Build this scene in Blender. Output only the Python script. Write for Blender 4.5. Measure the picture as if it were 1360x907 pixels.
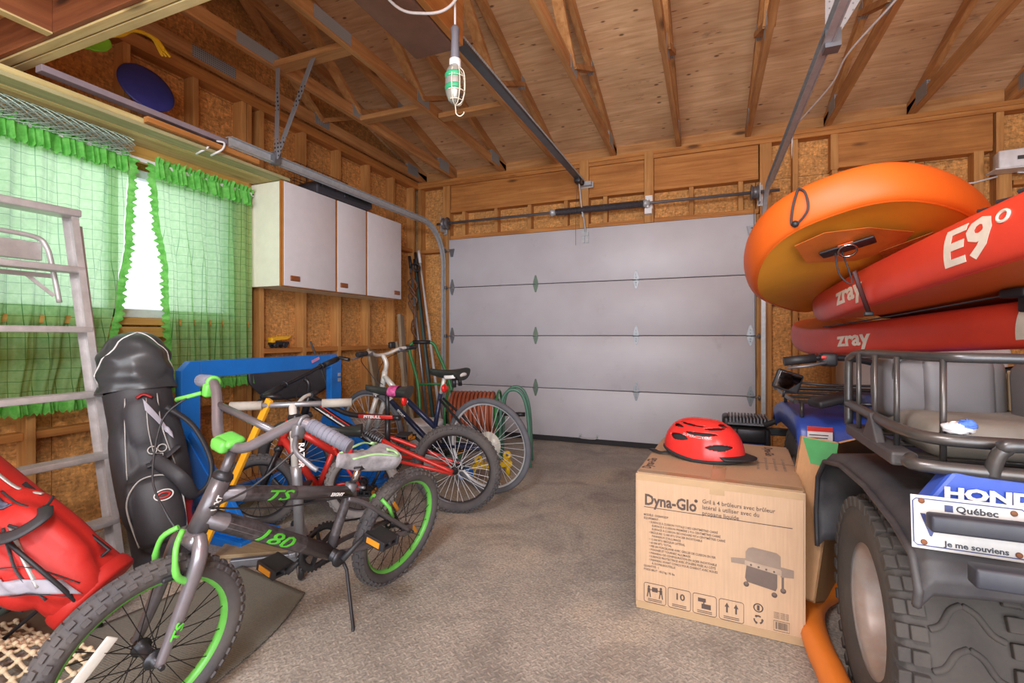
import bpy, bmesh, math, random
from mathutils import Vector, Matrix, Euler
for o in list(bpy.data.objects): bpy.data.objects.remove(o)
SC = bpy.context.scene
COL = SC.collection
R = math.radians
PI = math.pi
random.seed(7)
# ------------------------------------------------------------------ camera
cam = bpy.data.cameras.new('camera'); camo = bpy.data.objects.new('camera', cam); COL.objects.link(camo)
cam.sensor_width = 36.0; cam.lens = 36.0*640/1360; cam.clip_start = .05
cam.shift_y = -7.0/1360
camo.location = (0, 0, 1.06); camo.rotation_euler = (R(90), 0, math.atan(260/640.0))
SC.camera = camo
# ------------------------------------------------------------------ light
SC.view_settings.view_transform = 'Standard'; SC.view_settings.look = 'None'
SC.view_settings.gamma = 1.0; SC.view_settings.exposure = EXPO = 0.27
SC.view_settings.use_curve_mapping = False
wd = bpy.data.worlds.new('overcast'); SC.world = wd; wd.use_nodes = True
nt = wd.node_tree; bg = nt.nodes['Background']
bg.inputs[0].default_value = (.90, .94, 1.0, 1); bg.inputs[1].default_value = .8
def area(name, loc, rot, sx, sy, power, col):
    l = bpy.data.lights.new(name, 'AREA'); l.shape = 'RECTANGLE'; l.size = sx; l.size_y = sy; l.energy = power; l.color = col
    o = bpy.data.objects.new(name, l); COL.objects.link(o); o.location = loc; o.rotation_euler = [R(a) for a in rot]
    return o
# unseen fill light added at an opening in the wall behind the photographer
area('rear_fill_light', (0.6, -2.25, 1.25), (90, 0, 0), 4.2, 2.3, 175, (.91, .95, 1.0))
# daylight through the curtained window
area('window_daylight', (-3.32, 1.7, 1.62), (0, -90, 0), 1.5, .8, 3, (.97, .99, 1.0))
# two unseen fill lights added over and behind the photographer
def bulb(loc, power, col=(.97, .96, 1.0)):
    l = bpy.data.lights.new('overhead_fill_light', 'POINT'); l.energy = power; l.color = col; l.shadow_soft_size = .22
    o = bpy.data.objects.new('overhead_fill_light', l); COL.objects.link(o); o.location = loc
bulb((-.5, .0, 2.15), 110); bulb((.9, -1.3, 2.2), 45)

# ------------------------------------------------------------------ helpers
def lin(h):
    if isinstance(h, str):
        h = h.lstrip('#'); c = [int(h[i:i+2], 16)/255 for i in (0, 2, 4)]
    else: c = [v/255 for v in h]
    return tuple((v/12.92 if v <= .04045 else ((v+.055)/1.055)**2.4) for v in c)
class NT:
    def __init__(s, name):
        s.m = bpy.data.materials.new(name); s.m.use_nodes = True; s.t = s.m.node_tree
        s.b = s.t.nodes['Principled BSDF']; s.out = s.t.nodes['Material Output']
    def n(s, typ, **kw):
        x = s.t.nodes.new('ShaderNode'+typ)
        for k, v in kw.items():
            if k.startswith('i_'):
                k = k[2:]; x.inputs[int(k) if k.isdigit() else k.replace('_', ' ')].default_value = v
            else: setattr(x, k, v)
        return x
    def l(s, a, b): s.t.links.new(a, b)
    def coord(s, scale=(1, 1, 1), rot=(0, 0, 0), rnd=False):
        c = s.n('TexCoord'); mp = s.n('Mapping'); mp.inputs['Scale'].default_value = scale; mp.inputs['Rotation'].default_value = rot
        s.l(c.outputs['Object'], mp.inputs['Vector'])
        if rnd:
            oi = s.n('ObjectInfo'); sc = s.n('VectorMath', operation='SCALE'); sc.inputs[0].default_value = (37, 53, 71)
            s.l(oi.outputs['Random'], sc.inputs['Scale']); s.l(sc.outputs[0], mp.inputs['Location'])
        return mp.outputs[0]
    def noise(s, vec, scale=5, detail=4, rough=.6, dist=0):
        x = s.n('TexNoise'); x.inputs['Scale'].default_value = scale; x.inputs['Detail'].default_value = detail
        x.inputs['Roughness'].default_value = rough; x.inputs['Distortion'].default_value = dist
        if vec: s.l(vec, x.inputs['Vector'])
        return x.outputs['Fac']
    def ramp(s, fac, stops):
        x = s.n('ValToRGB'); e = x.color_ramp.elements
        while len(e) < len(stops): e.new(.5)
        for i, (p, c) in enumerate(stops):
            e[i].position = p; e[i].color = (tuple(c)+(1,))[:4]
        s.l(fac, x.inputs[0]); return x.outputs[0]
    def mix(s, fac, a, b, mode='MIX'):
        x = s.n('Mix', data_type='RGBA', blend_type=mode)
        for sock, v in ((x.inputs[0], fac), (x.inputs[6], a), (x.inputs[7], b)):
            if isinstance(v, (int, float)): sock.default_value = v
            elif isinstance(v, tuple): sock.default_value = (v+(1,))[:4]
            else: s.l(v, sock)
        return x.outputs[2]
    def col(s, c): s.l(c, s.b.inputs['Base Color'])
    def bump(s, h, strength=.3, dist=.01):
        x = s.n('Bump'); x.inputs['Strength'].default_value = strength; x.inputs['Distance'].default_value = dist
        s.l(h, x.inputs['Height']); s.l(x.outputs[0], s.b.inputs['Normal'])
    def set(s, rough=.6, metal=0., **kw):
        s.b.inputs['Roughness'].default_value = rough; s.b.inputs['Metallic'].default_value = metal
        for k, v in kw.items(): s.b.inputs[k.replace('_', ' ')].default_value = v
        return s.m
MATS = {}
def mat(name, c, rough=.55, metal=0., var=.12, scale=14, bump=0., dirt=None, dirt_amt=.0, **kw):
    if name in MATS: return MATS[name]
    k = NT(name); c = lin(c)
    v = k.coord(); f = k.noise(v, scale, 4, .6)
    lo = tuple(x*(1-var) for x in c); hi = tuple(min(1, x*(1+var)) for x in c)
    o = k.ramp(f, [(.3, lo), (.7, hi)])
    if dirt is not None:
        g = k.noise(v, scale*.35, 6, .7); gr = k.ramp(g, [(.5-dirt_amt*.3, (0, 0, 0)), (.72, (dirt_amt,)*3)])
        o = k.mix(gr, o, lin(dirt))
    k.col(o)
    if bump: k.bump(k.noise(v, scale*6, 3), bump, .004)
    MATS[name] = k.set(rough, metal, **kw); return MATS[name]
def wood(name, c1, c2, axis=2, scale=1.0, rough=.75, knots=True):
    k = NT(name); sc = [30*scale]*3; sc[axis] = 1.6*scale
    v = k.coord(tuple(sc), rnd=True); f = k.noise(v, 1.0, 6, .65, .6)
    o = k.ramp(f, [(.3, lin(c1)), (.72, lin(c2))])
    sc2 = [9*scale]*3; sc2[axis] = 2.6*scale
    v2 = k.coord(tuple(sc2), rnd=True)
    if knots:
        vo = k.n('TexVoronoi'); vo.inputs['Scale'].default_value = .55; k.l(v2, vo.inputs['Vector'])
        kn = k.ramp(vo.outputs['Distance'], [(.05, (1, 1, 1)), (.12, (0, 0, 0))])
        o = k.mix(kn, o, tuple(x*.35 for x in lin(c1)))
    blot = k.noise(k.coord((2.2, 2.2, 2.2), rnd=True), 1.0, 4, .6)
    o = k.mix(k.ramp(blot, [(.42, (0, 0, 0)), (.75, (.45, .45, .45))]), o, tuple(x*.55 for x in lin(c1)))
    oi = k.n('ObjectInfo'); hs = k.n('HueSaturation')
    mr = k.n('MapRange'); mr.inputs[3].default_value = .82; mr.inputs[4].default_value = .85
    k.l(oi.outputs['Random'], mr.inputs[0]); k.l(mr.outputs[0], hs.inputs['Value']); k.l(o, hs.inputs['Color'])
    k.col(hs.outputs[0]); k.bump(f, .25, .002); return k.set(rough)

class MB:
    """collects shapes, then builds one mesh object"""
    def __init__(s): s.v = []; s.f = []; s.sm = []
    def add(s, vs, fs, smooth=False):
        n = len(s.v); s.v += [Vector(p) for p in vs]; s.f += [[i+n for i in f] for f in fs]; s.sm += [smooth]*len(fs); return s
    def box(s, c, d, rot=None, M=None):
        x, y, z = [k/2 for k in d]
        vs = [Vector((sx*x, sy*y, sz*z)) for sx in (-1, 1) for sy in (-1, 1) for sz in (-1, 1)]
        if rot: E = Euler([R(a) for a in rot]).to_matrix(); vs = [E @ p for p in vs]
        if M: vs = [M @ p for p in vs]
        return s.add([p+Vector(c) for p in vs], [(0, 1, 3, 2), (4, 6, 7, 5), (0, 4, 5, 1), (2, 3, 7, 6), (0, 2, 6, 4), (1, 5, 7, 3)])
    def bb(s, a, b): return s.box([(p+q)/2 for p, q in zip(a, b)], [abs(q-p) for p, q in zip(a, b)])
    def rbox(s, c, d, r=.01, rot=None, seg=2):
        bm = bmesh.new(); bmesh.ops.create_cube(bm, size=1); bmesh.ops.scale(bm, vec=d, verts=bm.verts)
        bmesh.ops.bevel(bm, geom=list(bm.edges), offset=min(r, min(d)*.49), segments=seg, affect='EDGES', profile=.5)
        return s.bmadd(bm, c, rot)
    def bmadd(s, bm, c=(0, 0, 0), rot=None, smooth=True):
        E = Euler([R(a) for a in rot]).to_matrix() if rot else Matrix.Identity(3)
        bm.verts.index_update()
        s.add([E @ v.co+Vector(c) for v in bm.verts], [[v.index for v in f.verts] for f in bm.faces], smooth); bm.free(); return s
    def beam(s, a, b, w, h, up=(0, 0, 1)):
        a, b = Vector(a), Vector(b); d = (b-a).normalized(); u = Vector(up); sd = d.cross(u)
        if sd.length < 1e-4: sd = d.cross(Vector((1, 0, 0)))
        sd.normalize(); u = sd.cross(d).normalized(); vs = []
        for p in (a, b):
            for i, j in ((-1, -1), (1, -1), (1, 1), (-1, 1)): vs.append(p+sd*(w/2*i)+u*(h/2*j))
        return s.add(vs, [(3, 2, 1, 0), (4, 5, 6, 7), (0, 1, 5, 4), (1, 2, 6, 5), (2, 3, 7, 6), (3, 0, 4, 7)])
    def tube(s, pts, r, seg=10, closed=False, flat=None, caps=True, up=None):
        pts = [Vector(p) for p in pts]; n = len(pts); rs = r if isinstance(r, (list, tuple)) else [r]*n
        tg = []
        for i in range(n):
            if closed: t = pts[(i+1) % n]-pts[i-1]
            else: t = pts[min(i+1, n-1)]-pts[max(i-1, 0)]
            tg.append(t.normalized())
        ref = Vector(up) if up else (Vector((0, 0, 1)) if abs(tg[0].z) < .9 else Vector((1, 0, 0)))
        u = (ref-tg[0]*ref.dot(tg[0])).normalized(); vs = []
        fw, fh = flat if flat else (1, 1)
        for i in range(n):
            if up: u = Vector(up)
            u = u-tg[i]*u.dot(tg[i])
            if u.length < 1e-6: u = tg[i].orthogonal()
            u.normalize(); w = tg[i].cross(u)
            for k in range(seg):
                a = 2*PI*(k+.5)/seg; vs.append(pts[i]+(u*math.cos(a)*fh+w*math.sin(a)*fw)*rs[i])
        fs = []
        for i in range(n if closed else n-1):
            j = (i+1) % n
            for k in range(seg): fs.append((i*seg+k, i*seg+(k+1) % seg, j*seg+(k+1) % seg, j*seg+k))
        s.add(vs, fs, seg > 5)
        if not closed and caps:
            m = len(s.v)-n*seg; s.f += [[m+k for k in range(seg)][::-1], [m+(n-1)*seg+k for k in range(seg)]]; s.sm += [False, False]
        return s
    def lathe(s, prof, o=(0, 0, 0), ax=(0, 0, 1), seg=24, a0=0, a1=2*PI, closed=False):
        ax = Vector(ax).normalized(); u = ax.orthogonal().normalized()
        if abs(ax.z) < .5: u = (Vector((0, 0, 1))-ax*ax.z).normalized()
        w = ax.cross(u); full = abs(a1-a0-2*PI) < 1e-6; m = seg if full else seg+1; vs = []
        for k in range(m):
            a = a0+(a1-a0)*k/seg; d = u*math.cos(a)+w*math.sin(a)
            for r, h in prof: vs.append(Vector(o)+d*r+ax*h)
        L = len(prof); fs = []
        for k in range(seg):
            k2 = (k+1) % m
            for i in range(L if closed else L-1):
                i2 = (i+1) % L; fs.append((k*L+i, k2*L+i, k2*L+i2, k*L+i2))
        return s.add(vs, fs, True)
    def torus(s, o, ax, R0, r0, seg=40, sg=10, rx=None):
        rx = rx or r0
        return s.lathe([(R0+r0*math.cos(2*PI*i/sg), rx*math.sin(2*PI*i/sg)) for i in range(sg)], o, ax, seg, closed=True)
    def cyl(s, a, b, r, seg=16, r2=None): return s.tube([a, b], [r, r if r2 is None else r2], seg)
    def ball(s, c, r, seg=14, rings=9, rot=None):
        rx, ry, rz = r if isinstance(r, (list, tuple)) else (r, r, r)
        E = Euler([R(a) for a in rot]).to_matrix() if rot else Matrix.Identity(3)
        vs = []; 
        for i in range(rings+1):
            p = PI*i/rings
            for k in range(seg):
                t = 2*PI*k/seg; vs.append(E @ Vector((rx*math.sin(p)*math.cos(t), ry*math.sin(p)*math.sin(t), rz*math.cos(p)))+Vector(c))
        return s.add(vs, [(i*seg+k, i*seg+(k+1) % seg, (i+1)*seg+(k+1) % seg, (i+1)*seg+k) for i in range(rings) for k in range(seg)], True)
    def grid(s, fn, nu, nv, smooth=True, closed_u=False):
        vs = [fn(i/nu, j/nv) for i in range(nu+(0 if closed_u else 1)) for j in range(nv+1)]; m = nv+1; N = nu if closed_u else nu+1
        return s.add(vs, [(i*m+j, ((i+1) % N)*m+j, ((i+1) % N)*m+j+1, i*m+j+1) for i in range(nu) for j in range(nv)], smooth)
    def prism(s, poly, d, o=(0, 0, 0), u=(1, 0, 0), v=(0, 0, 1)):
        """polygon in the u,v plane, extruded by d along u x v"""
        u, v, o = Vector(u), Vector(v), Vector(o); w = u.cross(v)*d; n = len(poly)
        a = [o+u*p+v*q for p, q in poly]
        return s.add(a+[p+w for p in a], [list(range(n))[::-1], list(range(n, 2*n))]+[(i, (i+1) % n, n+(i+1) % n, n+i) for i in range(n)])
    def xf(s, M):
        s.v = [M @ p for p in s.v]; return s
    def build(s, name, m, parent=None, bevel=0, world=False, solid=0, sub=0):
        me = bpy.data.meshes.new(name)
        vs = s.v
        if world and parent is not None:
            I = root_matrix(parent).inverted(); vs = [I @ p for p in vs]
        me.from_pydata([tuple(p) for p in vs], [], s.f); me.update()
        bm = bmesh.new(); bm.from_mesh(me); bmesh.ops.recalc_face_normals(bm, faces=bm.faces); bm.to_mesh(me); bm.free()
        me.polygons.foreach_set('use_smooth', s.sm) if len(s.sm) == len(me.polygons) else None
        o = bpy.data.objects.new(name, me); COL.objects.link(o); me.materials.append(m)
        if parent is not None: o.parent = parent
        if sub:
            k = o.modifiers.new('sub', 'SUBSURF'); k.levels = k.render_levels = sub
        if solid:
            k = o.modifiers.new('solid', 'SOLIDIFY'); k.thickness = solid; k.offset = 0
        if bevel:
            k = o.modifiers.new('bevel', 'BEVEL'); k.width = bevel; k.segments = 2; k.limit_method = 'ANGLE'; k.angle_limit = R(40)
        return o
def root_matrix(o):
    while o.parent is not None: o = o.parent
    return Matrix.LocRotScale(o.location, o.rotation_euler, None)
def tag(o, label, cat, group=None):
    o['label'] = label; o['category'] = cat
    if group: o['group'] = group
    return o
def thing(name, label, cat, loc=(0, 0, 0), rot=(0, 0, 0), group=None):
    o = bpy.data.objects.new(name, None); COL.objects.link(o); o.empty_display_size = .1
    o.location = loc; o.rotation_euler = [R(a) for a in rot]
    return tag(o, label, cat, group)
def struct(o): o['kind'] = 'structure'; return o
def crv(pts, n=8, closed=False):
    """Catmull-Rom through points"""
    P = [Vector(p) for p in pts]; out = []; N = len(P)
    for i in range(N if closed else N-1):
        p0 = P[i-1] if (i > 0 or closed) else P[0]; p1 = P[i]; p2 = P[(i+1) % N]; p3 = P[(i+2) % N] if (closed or i+2 < N) else P[-1]
        for k in range(n):
            t = k/n; out.append(.5*((2*p1)+(p2-p0)*t+(2*p0-5*p1+4*p2-p3)*t*t+(3*p1-p0-3*p2+p3)*t**3))
    if not closed: out.append(P[-1])
    return out
def text_mb(txt, size, M, ext=.0004, align='LEFT', sx=1.0, shear=0., bold=0., sp=1.0, fine=0.):
    """text as mesh; local x right, y up, mapped by matrix M"""
    cu = bpy.data.curves.new('t', 'FONT'); cu.body = txt; cu.size = size; cu.align_x = align; cu.extrude = ext; cu.resolution_u = 2
    cu.offset = bold; cu.space_character = sp; cu.shear = shear
    o = bpy.data.objects.new('t', cu); COL.objects.link(o); bpy.context.view_layer.update()
    dg = bpy.context.evaluated_depsgraph_get(); me = o.evaluated_get(dg).to_mesh()
    mb = MB()
    if fine:
        bm = bmesh.new(); bm.from_mesh(me); bmesh.ops.triangulate(bm, faces=bm.faces)
        for _ in range(5):
            es = [e for e in bm.edges if e.calc_length() > fine]
            if not es: break
            bmesh.ops.subdivide_edges(bm, edges=es, cuts=1); bmesh.ops.triangulate(bm, faces=[f for f in bm.faces if len(f.verts) > 3])
        bm.verts.index_update(); mb.add([M @ Vector((v.co.x*sx, v.co.y, v.co.z)) for v in bm.verts], [[v.index for v in f.verts] for f in bm.faces]); bm.free()
    else: mb.add([M @ Vector((v.co.x*sx, v.co.y, v.co.z)) for v in me.vertices], [list(p.vertices) for p in me.polygons])
    o.evaluated_get(dg).to_mesh_clear(); bpy.data.objects.remove(o); bpy.data.curves.remove(cu)
    return mb
def frame(o, x, y):
    """matrix with axes x,y (and z = x cross y) at o"""
    x = Vector(x).normalized(); y = Vector(y); z = x.cross(y).normalized(); y = z.cross(x).normalized()
    return Matrix(((x.x, y.x, z.x, o[0]), (x.y, y.y, z.y, o[1]), (x.z, y.z, z.z, o[2]), (0, 0, 0, 1)))
def merge(*mbs):
    m = MB()
    for b in mbs:
        n = len(m.v); m.v += b.v; m.f += [[i+n for i in f] for f in b.f]; m.sm += b.sm
    return m
# ------------------------------------------------------------------ common materials
STUD = wood('stud_wood', '#b9793c', '#e6ab66', 2); STUDX = wood('plate_wood_x', '#b06b2e', '#e09c54', 0); STUDY = wood('plate_wood_y', '#b06b2e', '#dd9952', 1)
TRUSS = wood('truss_wood', '#b47640', '#e6ae70', 1); TRUSSX = wood('truss_wood_x', '#b47640', '#e6ae70', 0)
PALEY = wood('pale_wood_y', '#c9a566', '#ecd79c', 1); PALEX = wood('pale_wood_x', '#c9a566', '#ecdca4', 0); REDSHADEX = wood('joist_red_shade_x', '#7c4222', '#a8643a', 0); REDSHADEY = wood('joist_red_shade_y', '#7c4222', '#a8643a', 1)  # the joist reds also carry the shade on the loft's near faces
GREYW = wood('grey_wood', '#8b7a64', '#b7a286', 2); TRIMW = wood('window_trim_wood', '#b98a3c', '#dfb565', 1)
BLACK = mat('black_plastic', '#26262a', .5); RUBBER = mat('tyre_rubber', '#4a484c', .85, dirt='#6e655a', dirt_amt=.5, bump=.3)
DKMET = mat('dark_metal', '#3c3c40', .4, .6); GALV = mat('galvanised_steel', '#b4b7bb', .42, .3, scale=30); CHROME = mat('chrome', '#c8c8cc', .18, 1.)
WHITE = mat('white_plastic', '#e4e2e4', .45); GREYM = mat('grey_metal', '#77777c', .42, .5)
RUST = mat('rusty_steel', '#7a5a44', .8, .3, dirt='#8a4a22', dirt_amt=.8)
# ================================================================== the room
XL, YB, XR, YR, ZP = -3.07, 4.70, 2.95, -2.30, 2.81
def osb_mat(name, c, rot=0.):
    k = NT(name)
    cols = []
    for i, (sc, rt) in enumerate((((95, 95, 30), (0, .5, .4)), ((28, 90, 92), (.3, 0, .9)), ((70, 32, 85), (.2, .7, .2)))):
        vo = k.n('TexVoronoi'); vo.inputs['Scale'].default_value = 1.0; k.l(k.coord(sc, rt, True), vo.inputs['Vector'])
        sp = k.n('SeparateColor'); k.l(vo.outputs['Color'], sp.inputs[0]); cols.append(sp.outputs[0])
    m1 = k.mix(.5, cols[0], cols[1]); m2 = k.mix(.4, m1, cols[2])
    o = k.ramp(m2, [(.18, tuple(x*.55 for x in lin(c))), (.42, tuple(x*.88 for x in lin(c))), (.6, lin(c)), (.85, tuple(min(1, x*1.4) for x in lin(c)))])
    b = k.noise(k.coord((1, 1, 1), rnd=True), 1.7, 4); o = k.mix(k.ramp(b, [(.4, (0, 0, 0)), (.75, (.5, .5, .5))]), o, tuple(x*.45 for x in lin(c)))
    k.col(o); k.bump(m2, .3, .003); return k.set(.8)
OSB = osb_mat('osb_board', '#d69a58')
def ply_mat():
    k = NT('plywood_deck')
    g = k.noise(k.coord((2.2, 26, 26), rnd=True), 1.0, 5, .6, 1.2)
    o = k.ramp(g, [(.3, lin('#c8986c')), (.7, lin('#ecc69a'))])
    b = k.noise(k.coord((1, 1, 1), rnd=True), 1.6, 3); o = k.mix(k.ramp(b, [(.4, (0, 0, 0)), (.7, (.5, .5, .5))]), o, lin('#a47c58'))
    for sc, a, c in (((5.2, 10, 10), (.06, .12), '#6a4428'), ((4.5, 26, 26), (.06, .13), '#5d3c22')):
        vo = k.n('TexVoronoi'); vo.inputs['Scale'].default_value = 1.0; k.l(k.coord(sc, rnd=True), vo.inputs['Vector'])
        o = k.mix(k.ramp(vo.outputs['Distance'], [(a[0], (.9,)*3), (a[1], (0, 0, 0))]), o, lin(c))
    st = k.noise(k.coord((1, 1.6, 1), rnd=True), 2.6, 6, .75); o = k.mix(k.ramp(st, [(.62, (0, 0, 0)), (.75, (.6, .6, .6))]), o, lin('#4c3d2e'))
    k.col(o); k.bump(g, .12, .002); return k.set(.75)
PLY = ply_mat()
def floor_mat():
    k = NT('worn_concrete'); v = k.coord()
    n1 = k.noise(v, 1.1, 6, .62, .4); o = k.ramp(n1, [(.3, lin('#858079')), (.52, lin('#a39c93')), (.75, lin('#bfae98'))])
    n2 = k.noise(v, 110, 3, .75); o = k.mix(.7, o, k.ramp(n2, [(.34, (.22,)*3), (.66, (.82,)*3)]), 'OVERLAY')
    n3 = k.noise(v, 2.6, 8, .7, .5); o = k.mix(k.ramp(n3, [(.48, (0, 0, 0)), (.70, (.8,)*3)]), o, lin('#6d6763'))
    n4 = k.noise(v, 38, 3, .6); o = k.mix(.35, o, k.ramp(n4, [(.3, (.3,)*3), (.7, (.72,)*3)]), 'OVERLAY')
    
    # raised tread-plate pattern of the floor covering: short bars turned alternately
    c = k.n('TexCoord'); mp = k.n('Mapping'); mp.inputs['Scale'].default_value = (38, 38, 1); mp.inputs['Rotation'].default_value = (0, 0, .6); k.l(c.outputs['Object'], mp.inputs[0]); sp = k.n('SeparateXYZ'); k.l(mp.outputs[0], sp.inputs[0])
    def M(op, a, b=None):
        x = k.n('Math', operation=op)
        for i, q in enumerate((a, b)):
            if q is None: continue
            if isinstance(q, (int, float)): x.inputs[i].default_value = q
            else: k.l(q, x.inputs[i])
        return x.outputs[0]
    X_, Y_ = sp.outputs[0], sp.outputs[1]; fu = M('SUBTRACT', M('FRACT', X_), .5); fv = M('SUBTRACT', M('FRACT', Y_), .5)
    par = M('MODULO', M('ABSOLUTE', M('ADD', M('FLOOR', X_), M('FLOOR', Y_))), 2.0)
    a_ = M('ADD', M('MULTIPLY', fu, par), M('MULTIPLY', fv, M('SUBTRACT', 1.0, par))); b_ = M('ADD', M('MULTIPLY', fv, par), M('MULTIPLY', fu, M('SUBTRACT', 1.0, par)))
    dd = M('ADD', M('POWER', M('MULTIPLY', a_, 2.1), 2.0), M('POWER', M('MULTIPLY', b_, 5.5), 2.0)); ht = M('SUBTRACT', 1.0, M('MINIMUM', dd, 1.0))
    o = k.mix(M('MULTIPLY', ht, .28), o, lin('#c9bdae'))
    k.col(o); k.bump(k.mix(.55, k.mix(.5, n2, n4), ht), .5, .004)
    k.l(k.ramp(n1, [(.3, (.5,)*3), (.7, (.8,)*3)]), k.b.inputs['Roughness']); return k.set()
FLOORM = floor_mat(); k_ = FLOORM
struct(MB().bb((XL-.3, YR-.3, -.12), (XR+.3, YB+.3, 0)).build('floor', FLOORM))
# ---- left wall: sheathing, studs, plates
EXT = mat('outer_siding', '#b9a78e', .8)
WY0, WY1, WZ0, WZ1 = .92, 2.44, 1.17, 2.05
xo = XL-.09
wl = MB()
for y0, y1, z0, z1 in ((YR-.2, WY0, -.05, 4.1), (WY1, YB+.2, -.05, 4.1), (WY0, WY1, -.05, WZ0), (WY0, WY1, WZ1, 4.1)):
    wl.bb((xo-.05, y0, z0), (xo-.014, y1, z1))
wl = struct(wl.build('wall_left', EXT))
for y0, y1, z0, z1 in ((-2.2, -1.0, 0, 2.44), (-1.0, .2, 0, 2.44), (.2, WY0, 0, 2.44), (WY0, 1.42, 0, WZ0), (1.42, WY1, 0, WZ0), (WY1, 3.56, 0, 1.9), (3.56, 4.78, 0, 1.9), (WY1, 3.56, 1.9, 2.72), (3.56, 4.78, 1.9, 2.72),
                       (WY0, WY1, WZ1, 2.72), (-2.2, 0.2, 2.72, 3.9), (.2, 1.42, 2.72, 3.95), (1.42, 2.64, 2.72, 3.95), (2.64, 3.86, 2.72, 3.7), (3.86, 4.78, 2.72, 3.4)):
    MB().bb((xo-.012, y0+.002, z0+.002), (xo, y1-.002, z1-.002)).build('osb_panel', OSB, wl)
def lstud(y, z0=.04, z1=ZP-.076, w=.038, m=STUD): MB().bb((xo, y-w/2, z0), (XL, y+w/2, z1)).build('stud', m, wl, .002)
for y in (-2.0, -1.6, -1.2, -.8, -.4, 0, .4, .8, .86): lstud(y)
for y in (1.3, 1.72, 2.12): lstud(y, .04, WZ0-.1); lstud(y, WZ1+.24, ZP-.076)
for y in (2.47, 2.515, 2.62, 3.03, 3.435, 3.84, 4.245, 4.62): lstud(y)
for z in (.019, ZP-.057, ZP-.019): MB().bb((xo, YR, z-.019), (XL+.004, YB, z+.019)).build('wall_plate', STUDY, wl, .002)
for z, y0, y1 in ((WZ1+.16, .86, 2.46),): MB().bb((xo+.01, y0, z-.1), (XL-.004, y1, z+.08)).build('window_header', STUDY, wl, .002)
for y0, y1 in ((2.64, 3.01), (3.05, 3.415), (3.455, 3.82), (3.86, 4.225), (4.265, 4.6)):
    MB().bb((xo, y0, .93), (XL, y1, .968)).build('blocking', STUDY, wl, .002)
    if y0 > 2.7: MB().bb((xo, y0, 2.0), (XL, y1, 2.038)).build('blocking', STUDY, wl, .002)
for y0, y1 in ((.88, 1.28), (1.32, 1.70), (1.74, 2.10), (2.14, 2.45)): MB().bb((xo, y0, .55), (XL-.02, y1, .588)).build('blocking', STUDY, wl, .002)
# ---- window
GLASS = NT('window_film'); tb = GLASS.n('BsdfTranslucent'); tb.inputs[0].default_value = (.97, .96, .98, 1); tr = GLASS.n('BsdfTransparent'); ms = GLASS.n('MixShader'); ms.inputs[0].default_value = .45
GLASS.l(tr.outputs[0], ms.inputs[1]); GLASS.l(tb.outputs[0], ms.inputs[2]); GLASS.l(ms.outputs[0], GLASS.out.inputs[0]); GLASS = GLASS.m
wf = MB()
for a, b in (((WY0, WZ0), (WY1, WZ0+.05)), ((WY0, WZ1-.05), (WY1, WZ1)), ((WY0, WZ0), (WY0+.05, WZ1)), ((WY1-.05, WZ0), (WY1, WZ1)), ((1.66, WZ0), (1.71, WZ1))):
    wf.bb((xo-.04, a[0], a[1]), (xo+.03, b[0], b[1]))
VINYL = mat('window_vinyl', '#c9d2da', .4); w1 = struct(wf.build('window_1', VINYL, None, .003))
for a, b in ((WY0+.05, 1.66), (1.71, WY1-.05)): MB().bb((xo-.012, a, WZ0+.05), (xo-.006, b, WZ1-.05)).build('pane', GLASS, w1)
MB().bb((xo+.0, WY0-.05, WZ0-.045), (XL+.03, WY1+.05, WZ0-.004)).build('window_sill', TRIMW, w1, .003)
MB().bb((XL-.0, WY0-.05, WZ0-.115), (XL+.014, WY1+.05, WZ0-.055)).build('window_apron', TRIMW, w1, .003)
MB().bb((XL, WY0-.05, WZ1+.02), (XL+.018, WY1+.06, WZ1+.13)).build('window_head_trim', TRIMW, w1, .003)
# ---- back wall with the big door
DX0, DX1, DZ = -2.66, .39, 2.13; yo = YB+.1
wb = MB()
for x0, x1, z0, z1 in ((XL-.2, DX0, -.05, 3.3), (DX1, XR+.2, -.05, 3.3), (DX0, DX1, DZ, 3.3)): wb.bb((x0, yo+.014, z0), (x1, yo+.05, z1))
wb = struct(wb.build('wall_back', EXT))
for x0, x1, z0, z1 in ((-3.16, DX0-.0, 0, 2.02), (-3.16, -2.4, 2.02, 2.81), (-2.4, -1.2, DZ, 2.81), (-1.2, 0.0, DZ, 2.81), (0, .4, DZ, 2.81), (DX1, 1.6, 0, 2.44), (.4, 1.6, 2.44, 2.81), (1.6, 2.8, 0, 2.44), (1.6, 2.8, 2.44, 2.81), (2.8, XR, 0, 2.81)):
    MB().bb((x0+.002, yo, z0+.002), (x1-.002, yo+.012, z1-.002)).build('osb_panel', OSB, wb)
def bstud(x0, x1, z0, z1, y=YB, m=STUD, name='stud'): return MB().bb((x0, y, z0), (x1, yo, z1)).build(name, m, wb, .002)
bstud(-2.745, -2.66, 0, 2.735, YB+.005); bstud(-3.07, -3.03, 0, 2.735)
bstud(.42, .512, 0, 2.735, YB-.0); bstud(.395, .42, 0, 2.13, YB+.02)
bstud(-1.181, -1.09, DZ+.0, 2.80, YB-.015, name='spring_post'); bstud(-.555, -.472, DZ+.0, 2.80, YB-.015, name='spring_post')
for x in (-2.49, -2.10, -1.72, -1.328, -.93, -.14, .27): bstud(x-.02, x+.02, 2.172, 2.43, YB+.012, name='cripple_stud')
for x in (.69, .975, 1.49): bstud(x-.02, x+.02, .04, 2.44, YB+.005)
for x in (.69,): bstud(x-.02, x+.02, 2.44, 2.735, YB+.005)
bstud(.945, 1.0, 2.44, 2.735, YB+.0)
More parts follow.
